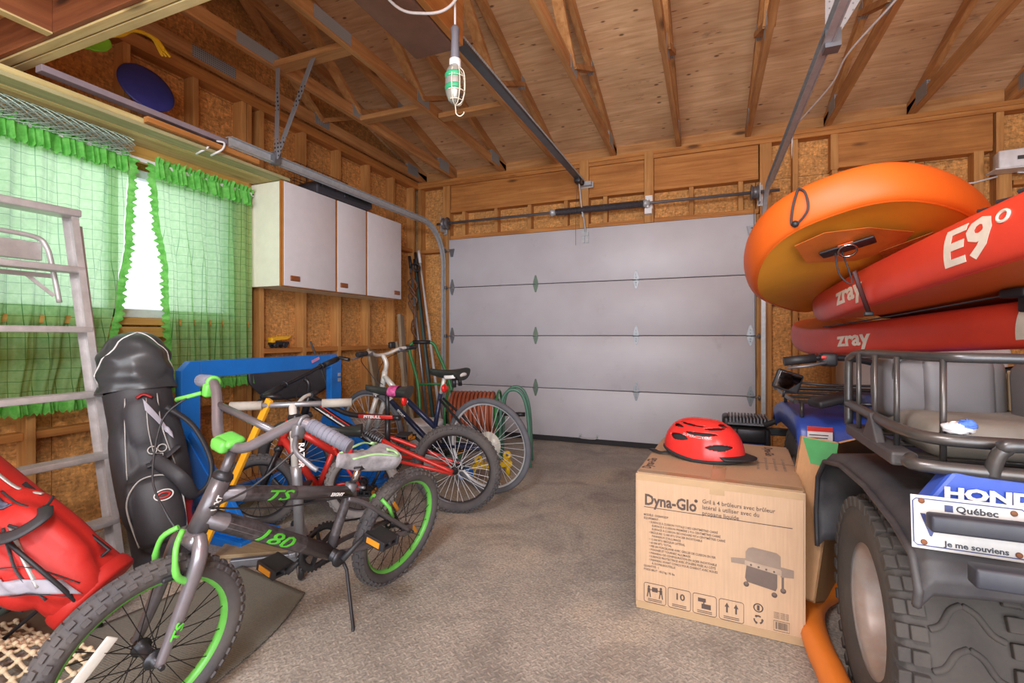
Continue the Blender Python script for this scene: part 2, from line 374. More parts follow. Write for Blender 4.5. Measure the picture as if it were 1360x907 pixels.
bstud(1.87, 1.93, .04, 2.46, YB+.003); bstud(2.0, 2.09, .04, 2.3, YB+.003); bstud(2.0, 2.045, 2.3, 2.735, YB+.003); bstud(2.45, 2.49, .04, 2.735); bstud(2.85, 2.89, .04, 2.735)
MB().bb((-2.65, YB+.02, 2.47), (-1.19, YB+.06, 2.735)).build('header_board', STUDX, wb, .002)
MB().bb((-1.09, YB+.02, 2.47), (-.56, YB+.06, 2.735)).build('header_board', STUDX, wb, .002)
MB().bb((-.47, YB+.02, 2.47), (.41, YB+.06, 2.735)).build('header_board', STUDX, wb, .002)
MB().bb((1.0, YB+.012, 2.49), (1.985, YB+.06, 2.735)).build('header_board', STUDX, wb, .002)
for a, b in ((-2.65, -1.185), (-1.09, -.558), (-.47, .41)):
    MB().bb((a, YB+.004, 2.43), (b, yo, 2.468)).build('header_plate', STUDX, wb, .002)
    MB().bb((a, YB+.002, 2.132), (b, yo, 2.172)).build('header_plate', STUDX, wb, .002)
MB().bb((1.0, YB+.004, 2.452), (1.98, yo, 2.49)).build('header_plate', STUDX, wb, .002)
for z in (ZP-.057, ZP-.019): MB().bb((XL, YB-.004, z-.018), (XR, yo, z+.018)).build('wall_plate', STUDX, wb, .002)
for a, b, z in ((-3.03, -2.75, 2.02), (.52, .67, 1.35), (.72, .95, 1.2), (1.0, 1.46, 1.3), (1.52, 1.86, 1.36), (2.1, 2.45, 2.2)): MB().bb((a, YB+.006, z-.019), (b, yo, z+.019)).build('blocking', STUDX, wb, .002)
for a, b in ((XL, DX0-.09), (.52, XR)): MB().bb((a, YB, .0), (b, yo, .04)).build('wall_plate', STUDX, wb, .002)
# ---- right wall (outside the frame) and rear wall with an opening added for the fill light
wr = struct(MB().bb((XR+.09, YR-.2, -.05), (XR+.13, YB+.2, 3.9)).build('wall_right', EXT))
for i in range(6): MB().bb((XR+.075, -2.28+i*1.18, 0), (XR+.088, -2.284+(i+1)*1.18, 2.8)).build('osb_panel', OSB, wr)
for i in range(17): MB().bb((XR, -2.2+i*.42, .04), (XR+.075, -2.162+i*.42, 2.73)).build('stud', STUD, wr, .002)
MB().bb((XR, YR, ZP-.076), (XR+.075, YB, ZP)).build('wall_plate', STUDY, wr)
wq = MB()
for x0, x1, z0, z1 in ((XL-.2, -1.7, -.05, 3.3), (2.75, XR+.2, -.05, 3.3), (-1.7, 2.75, 2.4, 3.3)): wq.bb((x0, YR-.15, z0), (x1, YR-.1, z1))
struct(wq.build('wall_rear', OSB))
# ---- roof: sheets of plywood over trusses
SL = .26; YRG = 1.2
def roofz(y): return 2.945+SL*(4.7-y) if y >= YRG else 2.945+SL*(4.7-2*YRG+y)
ce = struct(MB().prism([(5.1, roofz(5.1)+.03), (YRG, roofz(YRG)+.03), (-2.7, roofz(-2.7)+.03), (-2.7, roofz(-2.7)+.05), (YRG, roofz(YRG)+.05), (5.1, roofz(5.1)+.05)], 6.7, (-3.5, 0, 0), (0, 1, 0), (0, 0, 1)).build('ceiling', EXT))
rows = [5.1, 4.42, 3.24, 2.06, YRG, 0.1, -1.1, -2.3, -2.7]
for r in range(len(rows)-1):
    xs = [-3.2, -2.63, -.85 if r % 2 else -1.43, 1.5 if r % 2 else .93, 3.1] if r % 2 else [-3.2, -2.03, .33, 2.7, 3.1]
    for i in range(len(xs)-1):
        y1, y0 = rows[r]-.002, rows[r+1]+.002; dz = random.uniform(0, .004)
        MB().prism([(y0, roofz(y0)+dz), (y1, roofz(y1)+dz), (y1, roofz(y1)+.018), (y0, roofz(y0)+.018)], xs[i+1]-xs[i]-.004, (xs[i]+.002, 0, 0), (0, 1, 0), (0, 0, 1)).build('plywood_sheet', PLY, ce)
PLATE = NT('nail_plate'); vv = PLATE.coord((1, 1, 1)); ck = PLATE.n('TexVoronoi'); ck.inputs['Scale'].default_value = 75; ck.inputs['Randomness'].default_value = 0.; PLATE.l(vv, ck.inputs['Vector'])
PLATE.col(PLATE.ramp(ck.outputs['Distance'], [(.15, lin('#4a4e54')), (.4, lin('#9aa0a6'))])); PLATE = PLATE.set(.45, .2)
tx = [-3.02, -2.63, -2.03, -1.43, -.85, -.25, .33, .93, 1.5, 2.1, 2.7]
for x in tx:
    t = MB().bb((x-.019, YR, ZP), (x+.019, YB+.1, ZP+.089)).build('roof_truss', TRUSS, ce, .002)
    for y0, y1 in ((4.78, YRG), (YRG, YR)):
        z0, z1 = roofz(y0), roofz(y1)
        MB().prism([(y0, z0-.092), (y1, z1-.092), (y1, z1-.003), (y0, z0-.003)], .038, (x-.019, 0, 0), (0, 1, 0), (0, 0, 1)).build('top_chord', TRUSS, t, .002)
    for ya, yb in ((3.15, 3.72), (3.15, 2.35), (1.4, 2.35), (1.4, YRG+.02), (.9, 0.2), (-.8, .2)):
        MB().beam((x, ya, ZP+.06), (x, yb, roofz(yb)-.06), .036, .07, (1, 0, 0)).build('web_member', TRUSS, t, .002)
    for y, z, a, b in ((3.15, ZP+.055, .16, .085), (1.42, ZP+.055, .34, .085), (3.72, roofz(3.72)-.05, .09, .09), (2.35, roofz(2.35)-.05, .16, .09), (4.5, ZP+.075, .2, .11), (2.2 if x < -1.5 else 1.0, ZP+.05, .3, .075)):
        MB().box((x, y, z), (.042, a, b)).build('nail_plate', PLATE, t)
for xa, xb, y in ((-2.61, -2.05, 2.36), (-2.61, -2.05, 3.2), (-2.0, -1.45, 3.4), (.35, .91, 2.3)):
    MB().bb((xa, y-.045, ZP-.0), (xb, y+.045, ZP+.038)).build('truss_block', TRUSSX, ce, .002)
for a, b in zip([XL-.05]+tx[1:], tx[1:]+[XR]): MB().bb((a+.02, YB+.08, ZP+.0), (b-.02, YB+.1, ZP+.135)).build('eave_block', TRUSSX, ce)
# ---- storage loft over the photographer's left: doubled rim beam and joists
lf = thing('storage_loft', 'doubled timber rim and reddish joists of the loft, lit undersides pale, shaded faces brown, upper left corner', 'loft', (-1.9, 1.2, 2.3))
for y in (1.145, 1.19): MB().bb((XL+.005, y-.019, 2.278), (-.7, y+.019, 2.44)).build('rim_board', PALEX if y > 1.17 else PALEX, lf, .002, world=True)
for x in (-3.03, -2.47, -1.87, -1.27, -.74):
    MB().bb((x-.019, -.3, 2.288), (x+.019, 1.105, 2.44)).build('joist', REDSHADEY, lf, .002, world=True)
MB().bb((-3.0, 1.105, 2.285), (-.74, 1.124, 2.44)).build('rim_shade_face', REDSHADEX, lf, .002, world=True)  # brown board stands for the rim's near face in shade
for x in (-3.03, -2.47, -1.87, -1.27): MB().bb((x-.02, -.3, 2.280), (x+.02, 1.104, 2.287)).build('joist_lit_strip', PALEY, lf, world=True)  # pale strips stand for the lit undersides of the joists
for i in range(3): MB().bb((XL+.01+i*.79, -.3, 2.441), (XL+.796+i*.79, 1.21, 2.457)).build('deck_panel', OSB, lf, world=True)
for y in (-.1, 0.9): MB().bb((XL+.01, y, 2.3), (XL+.048, y+.1, 2.4)).build('hanger', PALEY, lf, world=True)
# ================================================================== garage door (part of the setting) and its hardware
def door_mat():
    k = NT('door_paint'); v = k.coord((3, 3, 60)); g = k.noise(v, 1.0, 5, .6)
    b = k.noise(k.coord((1, 1, 1)), 1.3, 3)
    o = k.ramp(b, [(.3, lin('#b9b5bd')), (.7, lin('#c9c8cf'))]); d = k.noise(k.coord((1, 1, 1)), 5, 7, .7)
    o = k.mix(k.ramp(d, [(.6, (0, 0, 0)), (.78, (.4, .4, .4))]), o, lin('#8f8a88')); k.col(o); k.bump(g, .25, .003); return k.set(.42)
DOORM = door_mat(); SEAL = mat('rubber_seal', '#2c2a2e', .8)
dr = struct(MB().bb((DX0, 4.735, .02), (DX1, 4.76, DZ-.01)).build('door_1', mat('door_core', '#6a686e', .7)))
SH = DZ/4
for i in range(4):
    z0, z1 = i*SH+(.05 if i == 0 else .003), (i+1)*SH-.003
    p = MB().rbox(((DX0+DX1)/2, 4.71, (z0+z1)/2), (DX1-DX0-.004, .05, z1-z0), .006).build('door_section', DOORM, dr)
    if i < 3:
        for x in (-2.615, -1.64, -.63, .345):
            h = MB(); z = z1+.003; y = 4.683
            h.prism([(-.007, .09), (.007, .09), (.026, .024), (.026, -.024), (.007, -.085), (-.007, -.085), (-.026, -.024), (-.026, .024)], .004, (x, y, z), (1, 0, 0), (0, 0, 1))
            h.cyl((x-.03, y-.004, z-.003), (x+.03, y-.004, z-.003), .006, 8)
            for zz in (.05, .02, -.03, -.052): h.ball((x, y-.003, z+zz), .005, 6, 4)
            HM = mat('hinge_green_zinc', '#7f9388', .35, .4) if x > -2 and x < -1 else mat('hinge_zinc', '#8b8e92', .35, .5)
            h = h.build('hinge', HM, p)
            if x in (-2.615, .345):
                s_ = -1 if x < 0 else 1
                MB().cyl((x, y-.012, z-.003), (x+s_*.075, y-.03, z-.003), .005, 8).cyl((x+s_*.06, y-.03, z-.003), (x+s_*.072, y-.03, z-.003), .022, 12).build('roller', GREYM, h)
    else:
        for x, s_ in ((-2.615, -1), (.345, 1)):
            b = MB().prism([(-.03, .03), (.03, .03), (.01, -.055), (-.01, -.055)], .02, (x, 4.684, 1.99), (1, 0, 0), (0, 0, 1))
            b.cyl((x, 4.67, 2.0), (x+s_*.075, 4.64, 2.0), .005, 8).cyl((x+s_*.06, 4.64, 2.0), (x+s_*.072, 4.64, 2.0), .022, 12).build('top_bracket', GREYM, p)
        MB().bb((-1.155, 4.672, 1.98), (-1.125, 4.684, 2.115)).bb((-1.115, 4.672, 1.98), (-1.085, 4.684, 2.1)).bb((-1.155, 4.664, 2.05), (-1.085, 4.674, 2.085)).build('opener_bracket', GALV, p)
MB().bb((DX0, 4.685, 0), (DX1, 4.735, .052)).build('bottom_seal', SEAL, dr, .006)
MB().tube(crv([(-1.17, 4.68, .075), (-1.17, 4.65, .075), (-1.15, 4.64, .06), (-1.02, 4.64, .06), (-1.0, 4.65, .075), (-1.0, 4.68, .075)], 3), .006, 6).bb((-1.185, 4.68, .055), (-1.155, 4.685, .095)).bb((-1.015, 4.68, .055), (-.985, 4.685, .095)).build('lift_handle', GALV, dr)
def track(name, label, x, sd, yend, zt=2.245):
    """sd: side of the room the web of the channel is on"""
    t = thing(name, label, 'door track', (x, 4.62, 0))
    path = [(x, 4.615, .02), (x, 4.615, 1.0), (x, 4.615, 1.84)]
    for i in range(1, 11):
        a = PI/2*i/10; path.append((x, 4.615-.4+.4*math.cos(a), 1.845+.4*math.sin(a)))
    path.append((x, yend, zt))
    def chan(pts, a, b):
        m = MB(); prof = [(-.026*sd*-1, .026), (.0, .026), (.0, -.026), (-.026*sd*-1, -.026)]
        P = [Vector(p) for p in pts]; vs = []
        for i, p in enumerate(P):
            d = (P[min(i+1, len(P)-1)]-P[max(i-1, 0)]).normalized(); n = Vector((1, 0, 0)).cross(d)
            for (u, w) in [(-sd*.026, .026), (-sd*.026, .020), (-sd*.026, .026), (0, .026), (0, -.026), (-sd*.026, -.026)]: vs.append(p+Vector((u, 0, 0))+n*w)
        L = 6; m.add(vs, [(i*L+k, i*L+k+1, (i+1)*L+k+1, (i+1)*L+k) for i in range(len(P)-1) for k in range(L-1)])
        return m
    chan(path[:3], 0, 0).build('vertical_track', GALV, t, 0, True, .003)
    chan(path[2:13], 0, 0).build('curved_track', GALV, t, 0, True, .003)
    chan(path[12:], 0, 0).build('horizontal_track', GALV, t, 0, True, .003)
    m = MB().bb((x+sd*.002, yend, zt-.03), (x+sd*.006, 4.1, zt+.03)).bb((x+sd*.002, yend, zt+.028), (x+sd*.03, 4.1, zt+.032)).build('angle_reinforcement', GALV, t, world=True)
    m = MB().bb((x+sd*.003, 4.60, .02), (x+sd*.007, 4.70, 2.05)).build('wall_angle', GALV, t, world=True)
    return t
STRAP = NT('punched_steel'); v_ = STRAP.coord(); vo_ = STRAP.n('TexVoronoi'); vo_.inputs['Scale'].default_value = 38; vo_.inputs['Randomness'].default_value = 0; STRAP.l(v_, vo_.inputs['Vector'])
STRAP.col(STRAP.ramp(vo_.outputs['Distance'], [(.22, lin('#3c3c40')), (.3, lin('#a9adb4'))])); STRAP = STRAP.set(.4, .6)
tl = track('garage_door_track', 'galvanised door track curving up beside the white wall cabinet', -2.70, -1, 2.07)
MB().beam((-2.67, 2.39, 2.25), (-2.60, 2.34, 2.83), .035, .004, (0, 1, 0)).build('hanger_strap', STRAP, tl, world=True)
MB().beam((-2.67, 2.39, 2.25), (-2.30, 2.34, 2.82), .035, .004, (0, 1, 0)).build('hanger_strap', STRAP, tl, world=True)
MB().bb((-2.715, 2.37, 2.21), (-2.66, 2.42, 2.285)).build('hanger_joint', GREYM, tl, world=True)
tr_ = track('garage_door_track', 'galvanised door track rising behind the orange paddle board', .45, 1, 1.2)
MB().beam((.455, 2.26, 2.25), (.455, 2.26, 2.83), .04, .004, (0, 1, 0)).build('hanger_strap', STRAP, tr_, world=True)
MB().beam((.455, 2.26, 2.25), (.80, 2.26, 2.83), .04, .004, (0, 1, 0)).build('hanger_strap', STRAP, tr_, world=True)
MB().bb((.43, 2.23, 2.2), (.485, 2.29, 2.27)).build('hanger_joint', GREYM, tr_, world=True)
# torsion spring and shaft
ts = thing('torsion_spring_assembly', 'steel shaft with black coil spring above the white garage door', 'spring shaft', (-1.13, 4.6, 2.29))
MB().cyl((-2.76, 4.60, 2.29), (.56, 4.60, 2.29), .0135, 10).build('shaft', GREYM, ts, world=True)
hel = []; n = 62
for i in range(n*10+1):
    a = 2*PI*i/10; hel.append((-1.40+.86*i/(n*10), 4.60+.029*math.cos(a), 2.29+.029*math.sin(a)))
MB().tube(hel, .0062, 5).build('coil_spring', mat('black_spring_steel', '#57545a', .45, .5), ts, world=True)
MB().cyl((-1.40, 4.6, 2.29), (-.54, 4.6, 2.29), .022, 10).build('spring_shade_core', mat('spring_shadow', '#242226', .6, .3), ts, world=True)  # dark cylinder stands for the shade inside the coil
for x in (-1.43, -.53): MB().lathe([(.013, 0), (.036, 0), (.036, .02), (.03, .03), (.024, .055), (.013, .055)], (x-.02, 4.6, 2.29), (1, 0, 0), 14).build('winding_cone', GALV, ts, world=True)
MB().bb((-.545, 4.62, 2.2), (-.48, 4.685, 2.25)).bb((-.545, 4.668, 2.2), (-.48, 4.685, 2.38)).bb((-.52, 4.585, 2.25), (-.505, 4.685, 2.33)).build('centre_bracket', WHITE, ts, world=True)
for x, s_ in ((-2.68, 1), (.40, -1)):
    d = MB().lathe([(.014, 0), (.06, 0), (.062, .008), (.052, .012), (.05, .02), (.052, .028), (.05, .036), (.056, .045), (.066, .05), (.066, .058), (.014, .058)], (x if s_ > 0 else x-.0, 4.6, 2.29), (s_, 0, 0), 24).build('cable_drum', GREYM, ts, world=True)
    MB().bb((x-s_*.012, 4.56, 2.2), (x-s_*.006, 4.69, 2.36)).bb((x-s_*.04, 4.68, 2.19), (x-s_*.0, 4.69, 2.37)).build('end_bearing_plate', GALV, ts, world=True)
    MB().cyl((x+s_*.03, 4.655, 2.29), (x+s_*.012, 4.66, .1), .0018, 5).build('lift_cable', DKMET, ts, world=True)
# opener
op = thing('garage_door_opener', 'brown boxed door opener with long dark rail hung from the roof', 'door opener', (-1.24, 1.85, 2.45))
MB().rbox((-1.245, 1.79, 2.53), (.235, .56, .16), .012).build('motor_housing', mat('brown_housing', '#7d5b4a', .5, .1), op, world=True)
MB().bb((-1.12, 1.45, 2.45), (-1.085, 2.05, 2.80)).build('mounting_board', STUDY, op, .003, world=True)
for y in (1.6, 2.0): MB().bb((-1.2, y, 2.6), (-1.17, y+.04, 2.83)).build('hanger_strap', STRAP, op, world=True)
RAILM = mat('opener_rail_paint', '#5d6066', .42, .5)
rl = MB().beam((-1.145, 2.06, 2.515), (-1.145, 4.63, 2.56), .05, .012).beam((-1.145, 2.06, 2.54), (-1.145, 4.63, 2.585), .012, .05).build('opener_rail', RAILM, op, world=True)
ch = MB()
for i in range(130):
    y = 2.1+i*.0195; z = 2.505+(y-2.06)*.0175
    ch.box((-1.108, y, z+.018), (.007, .012, .008)); ch.box((-1.108, y+.0097, z+.018), (.004, .012, .004))
ch.build('drive_chain', GALV, rl, world=True)
MB().cyl((-1.145, 4.58, 2.55), (-1.125, 4.60, 2.55), .025, 12).rbox((-1.145, 4.5, 2.545), (.06, .1, .05), .006).build('trolley', DKMET, op, world=True)
MB().bb((-1.17, 4.62, 2.53), (-1.05, 4.688, 2.57)).bb((-1.18, 4.675, 2.52), (-1.04, 4.69, 2.58)).build('header_bracket', GALV, op, world=True)
MB().beam((-1.145, 4.53, 2.55), (-1.125, 4.60, 2.22), .02, .008, (1, 0, 0)).beam((-1.125, 4.60, 2.28), (-1.11, 4.665, 2.08), .02, .008, (1, 0, 0)).build('door_arm', GALV, op, world=True)
MB().tube([(-1.15, 4.5, 2.53), (-1.17, 4.5, 2.3), (-1.17, 4.5, 1.93)], .002, 5).build('release_cord', BLACK, op, world=True)
# ================================================================== wall cabinet
cb = thing('wall_cabinet', 'white three door wall cabinet hung beside the green curtain', 'cabinet', (-2.92, 3.23, 1.413))
CABW = mat('cabinet_laminate', '#d6d2d6', .35, var=.03); CABS = mat('cabinet_side', '#e6e3d2', .4, var=.04); EDGE = mat('oak_edge', '#a8692f', .5)
MB().bb((XL+.003, 2.526, 1.416), (-2.778, 3.936, 2.154)).build('carcass', CABS, cb, .002, world=True)
MB().bb((-2.79, 2.523, 1.412), (-2.777, 3.939, 2.158)).build('face_edging', EDGE, cb, world=True)
for i, (a, b, hx) in enumerate(((2.527, 3.045, 2.60), (3.055, 3.415, 3.105), (3.425, 3.935, 3.83))):
    d = MB().rbox((-2.766, (a+b)/2, 1.785), (.018, b-a-.012, .735), .003).build('cabinet_door', CABW, cb, world=True)
    for e_ in (a+.001, b-.008): MB().bb((-2.774, e_, 1.418), (-2.760, e_+.007, 2.152)).build('edge_band', EDGE, d, world=True)
    MB().rbox((-2.756, hx+.03, 1.475), (.012, .085, .038), .004).bb((-2.752, hx-.005, 1.462), (-2.746, hx+.065, 1.47)).build('pull_handle', mat('wood_pull', '#8a4e24', .45), d, world=True)
bc = thing('stereo_case', 'flat black equipment case lying on top of the white cabinet', 'case', (-2.9, 3.2, 2.158))
MB().prism([(2.86, 2.162), (3.45, 2.162), (3.52, 2.2), (3.5, 2.29), (3.3, 2.31), (2.95, 2.29), (2.86, 2.24)], .22, (-2.99, 0, 0), (0, 1, 0), (0, 0, 1)).build('case_body', mat('charcoal_case', '#3b3a40', .5), bc, .012, world=True)
MB().tube(crv([(-2.765, 2.9, 2.22), (-2.74, 2.93, 2.26), (-2.74, 3.02, 2.26), (-2.765, 3.05, 2.22)], 4), .008, 6).build('carry_handle', BLACK, bc, world=True)
MB().rbox((-2.765, 3.3, 2.23), (.008, .3, .06), .004).ball((-2.762, 3.18, 2.22), .008, 8, 5).build('front_panel', DKMET, bc, world=True)
wk = thing('wire_basket', 'thin black wire basket standing behind the black equipment case', 'basket', (-2.97, 3.15, 2.158))
m = MB()
for z in (2.30, 2.36, 2.43):
    m.tube([(-3.05, 2.85, z), (-2.995, 2.85, z), (-2.995, 3.45, z), (-3.05, 3.45, z)], .0025, 5, closed=True)
m.build('rim_wire', BLACK, wk, world=True)
m = MB()
for i in range(11): m.cyl((-2.995, 2.85+i*.06, 2.16), (-2.995, 2.85+i*.06, 2.43), .002, 5)
m.build('upright_wire', BLACK, wk, world=True)
# ================================================================== curtains
def curtain_mat():
    k = NT('green_sheer'); c = k.n('TexCoord'); sp = k.n('SeparateXYZ'); k.l(c.outputs['Object'], sp.inputs[0])
    def lines(sock, per, w):
        a = k.n('Math', operation='MULTIPLY'); a.inputs[1].default_value = 1/per; k.l(sock, a.inputs[0])
        f = k.n('Math', operation='FRACT'); k.l(a.outputs[0], f.inputs[0]); g = k.n('Math', operation='LESS_THAN'); g.inputs[1].default_value = w; k.l(f.outputs[0], g.inputs[0]); return g.outputs[0]
    ad = k.n('Math', operation='MAXIMUM'); k.l(lines(sp.outputs[1], .047, .045), ad.inputs[0]); k.l(lines(sp.outputs[2], .052, .045), ad.inputs[1])
    b = k.noise(k.coord((1, 1, 1)), 40, 3)
    o = k.mix(ad.outputs[0], k.ramp(b, [(.3, lin('#a2dc92')), (.7, lin('#bdeeae'))]), lin('#4c9a52'))
    df = k.n('BsdfDiffuse'); tl_ = k.n('BsdfTranslucent'); tp = k.n('BsdfTransparent')
    k.l(o, df.inputs[0]); k.l(o, tl_.inputs[0]); k.l(k.mix(.5, o, (1, 1, 1)), tp.inputs[0])
    m1 = k.n('MixShader'); m1.inputs[0].default_value = .55; k.l(df.outputs[0], m1.inputs[1]); k.l(tl_.outputs[0], m1.inputs[2])
    m2 = k.n('MixShader'); m2.inputs[0].default_value = .42; k.l(m1.outputs[0], m2.inputs[1]); k.l(tp.outputs[0], m2.inputs[2]); k.l(m2.outputs[0], k.out.inputs[0]); return k.m
SHEER = curtain_mat()
k = NT('green_ruffle'); o_ = k.ramp(k.noise(k.coord((1, 1, 1)), 30, 3), [(.3, lin('#63c050')), (.7, lin('#93e07a'))]); df = k.n('BsdfDiffuse'); tl_ = k.n('BsdfTranslucent'); k.l(o_, df.inputs[0]); k.l(o_, tl_.inputs[0]); ms = k.n('MixShader'); ms.inputs[0].default_value = .4
k.l(df.outputs[0], ms.inputs[1]); k.l(tl_.outputs[0], ms.inputs[2]); k.l(ms.outputs[0], k.out.inputs[0]); RUF = k.m
def curtain(label, yl, yr, ztop, zbot, inner, folds, seed):
    """yl(v), yr(v): edges at height fraction v (0 top, 1 bottom)"""
    rnd = random.Random(seed); ph = [rnd.uniform(0, 6) for _ in range(4)]
    t = thing('curtain', label, 'curtain', (-3.03, (yl(0)+yr(0))/2, zbot), group='green ruffled window curtains')
    def pos(u, v, extra=0):
        y = yl(v)+(yr(v)-yl(v))*u; a = .012+.012*v
        x = -3.022+a*math.sin(u*folds*2*PI+ph[0]+.6*math.sin(v*2))+.5*a*math.sin(u*folds*4.7*PI+ph[1])
        return Vector((x+extra, y, ztop+(zbot-ztop)*v))
    MB().grid(lambda u, v: pos(u, v), 90, 26).build('panel', SHEER, t, world=True)
    # gathered heading: a frill standing above and below the rod
    def frill(n, f, fr, amp, name):
        MB().grid(lambda u, v: f(u)[0]+f(u)[1]*(v*f(u)[2])+Vector((1, 0, 0))*(amp*(.3+v)*math.sin(u*fr*2*PI+2*math.sin(u*fr*1.7)))+f(u)[1]*(v*.007*math.sin(u*fr*4.1*PI)), n, 4).build(name, RUF, t, world=True)
    nr = int(60*abs(yr(0)-yl(0)))
    frill(nr*7, lambda u: (pos(u, 0, .014), Vector((0, 0, 1)), .035), nr*.55, .016, 'top_frill')
    frill(nr*7, lambda u: (pos(u, .0, .016), Vector((0, 0, -1)), .085), nr*.5, .018, 'heading_frill')
    e = 1 if inner > 0 else 0; sgn = 1 if inner > 0 else -1
    frill(300, lambda u: (pos(e, u, .01), Vector((0, sgn, 0)), .042), 20, .009, 'edge_frill')
    frill(nr*7, lambda u: (pos(u, 1, .006), Vector((0, 0, -1)), .06), nr*.45, .016, 'hem_frill')
def lerp(pts):
    def f(v):
        for (a, p), (b, q) in zip(pts, pts[1:]):
            if v <= b: w = (v-a)/(b-a); w = w*w*(3-2*w); return p+(q-p)*w
        return pts[-1][1]
    return f
curtain('green sheer ruffled curtain hanging behind the stepladder, left of the window gap', lambda v: .80, lerp([(0, 1.69), (.35, 1.665), (.6, 1.62), (.8, 1.58), (1.0, 1.53)]), 2.065, .74, 1, 7, 1)
curtain('green sheer ruffled curtain next to the white cabinet, right of the window gap', lerp([(0, 1.84), (.2, 1.86), (.5, 1.915), (1.0, 1.94)]), lambda v: 2.495, 2.075, .78, -1, 6, 2)
cr = thing('curtain_rod', 'thin white curtain rod above the window, end showing at the cabinet', 'curtain rod', (-3.03, 1.65, 2.07))
MB().rbox((-3.022, 1.65, 2.075), (.008, 1.72, .022), .003).build('rod', WHITE, cr, world=True)
for y in (.8, 2.5): MB().bb((XL+.018, y-.008, 2.062), (-3.018, y+.008, 2.09)).build('rod_bracket', WHITE, cr, world=True)
# ================================================================== bicycles (local axes: x forward, y left, z up)
SPOKE = mat('spoke_black', '#2b2a2c', .4, .6); SPOKES = mat('spoke_steel', '#d2d4d8', .35, .3)
def wheel(root, a, h, r, tr, rimm, spokem, nsp=28, knobs=0, name='wheel', tyre=RUBBER, rw=.014, hubm=DKMET, steer=0.):
    M = Matrix.Translation((a, 0, h)) @ Matrix.Rotation(R(steer), 4, 'Z'); RC = r-tr
    m = MB().torus((0, 0, 0), (0, 1, 0), RC, tr, 56, 12, tr*1.02)
    if knobs:
        for i in range(knobs):
            for row, (phi, off) in enumerate(((-62, 0), (-24, .5), (24, 0), (62, .5))):
                t = 2*PI*(i+off)/knobs; p = R(phi); rr = RC+tr*1.03*math.cos(p); w = tr*1.05*math.sin(p)
                c = Vector((rr*math.cos(t), w, rr*math.sin(t)))
                rad = Vector((math.cos(t)*math.cos(p), math.sin(p), math.sin(t)*math.cos(p))); tan = Vector((-math.sin(t), 0, math.cos(t))); sd = rad.cross(tan)
                L = 2*PI*r/knobs*.33; K = Matrix((tan*1, sd*1, rad*1)).transposed()
                m.box(c, (L*1.5, tr*.42, tr*.3), M=K)
    w = m.xf(M).build(name, tyre, root)
    rr = RC-tr*.78
    MB().lathe([(rr+.012, -rw), (rr+.004, -rw*1.05), (rr-.012, -rw*.5), (rr-.014, 0), (rr-.012, rw*.5), (rr+.004, rw*1.05), (rr+.012, rw)], (0, 0, 0), (0, 1, 0), 56, closed=True).xf(M).build('rim', rimm, w)
    s = MB()
    for i in range(nsp):
        t = 2*PI*i/nsp; sd = 1 if i % 2 else -1; t2 = t+(.55 if (i//2) % 2 else -.55)
        s.tube([(rr*math.cos(t), sd*.003, rr*math.sin(t)), (.02*math.cos(t2*1.0+PI*.0), sd*.03, .02*math.sin(t2))], .0013 if spokem is SPOKE else .0017, 4, caps=False)
    o = s.xf(M).build('spokes', spokem, w); o['kind'] = 'stuff'
    MB().lathe([(.006, -.055), (.012, -.05), (.012, -.036), (.024, -.034), (.024, -.028), (.016, -.024), (.014, 0), (.016, .024), (.024, .028), (.024, .034), (.012, .036), (.012, .05), (.006, .055)], (0, 0, 0), (0, 1, 0), 14).cyl((0, -.075, 0), (0, .075, 0), .007, 8).build('hub', hubm, w) if steer == 0 and False else \
        MB().lathe([(.006, -.055), (.012, -.05), (.012, -.036), (.024, -.034), (.024, -.028), (.016, -.024), (.014, 0), (.016, .024), (.024, .028), (.024, .034), (.012, .036), (.012, .05), (.006, .055)], (0, 0, 0), (0, 1, 0), 14).cyl((0, -.075, 0), (0, .075, 0), .007, 8).xf(M).build('hub', hubm, w)
    return w
def saddle(root, nose, tail, wid, m, name='saddle', thick=.035):
    n, t = Vector(nose), Vector(tail); d = t-n
    def f(u, v):
        a = 2*PI*u; hw = wid*(.16+.84*max(0, v-.25)**1.3/.69) if v < .97 else wid*.9
        hw = max(hw, .014); 
        if v < .03: hw *= .55
        c = n+d*v+Vector((0, 0, -.012*math.sin(v*PI)))
        z = thick*(.45*math.sin(a) if math.sin(a) > 0 else 1.1*math.sin(a)*(.35+.65*v))
        return c+Vector((0, hw*math.cos(a), z))
    m_ = MB().grid(f, 20, 16, closed_u=True); k = len(m_.v)
    m_.add([f(i/20, 1) for i in range(20)], [list(range(20))]); m_.add([f(i/20, 0) for i in range(20)], [list(range(20))[::-1]])
    return m_.build(name, m, root)
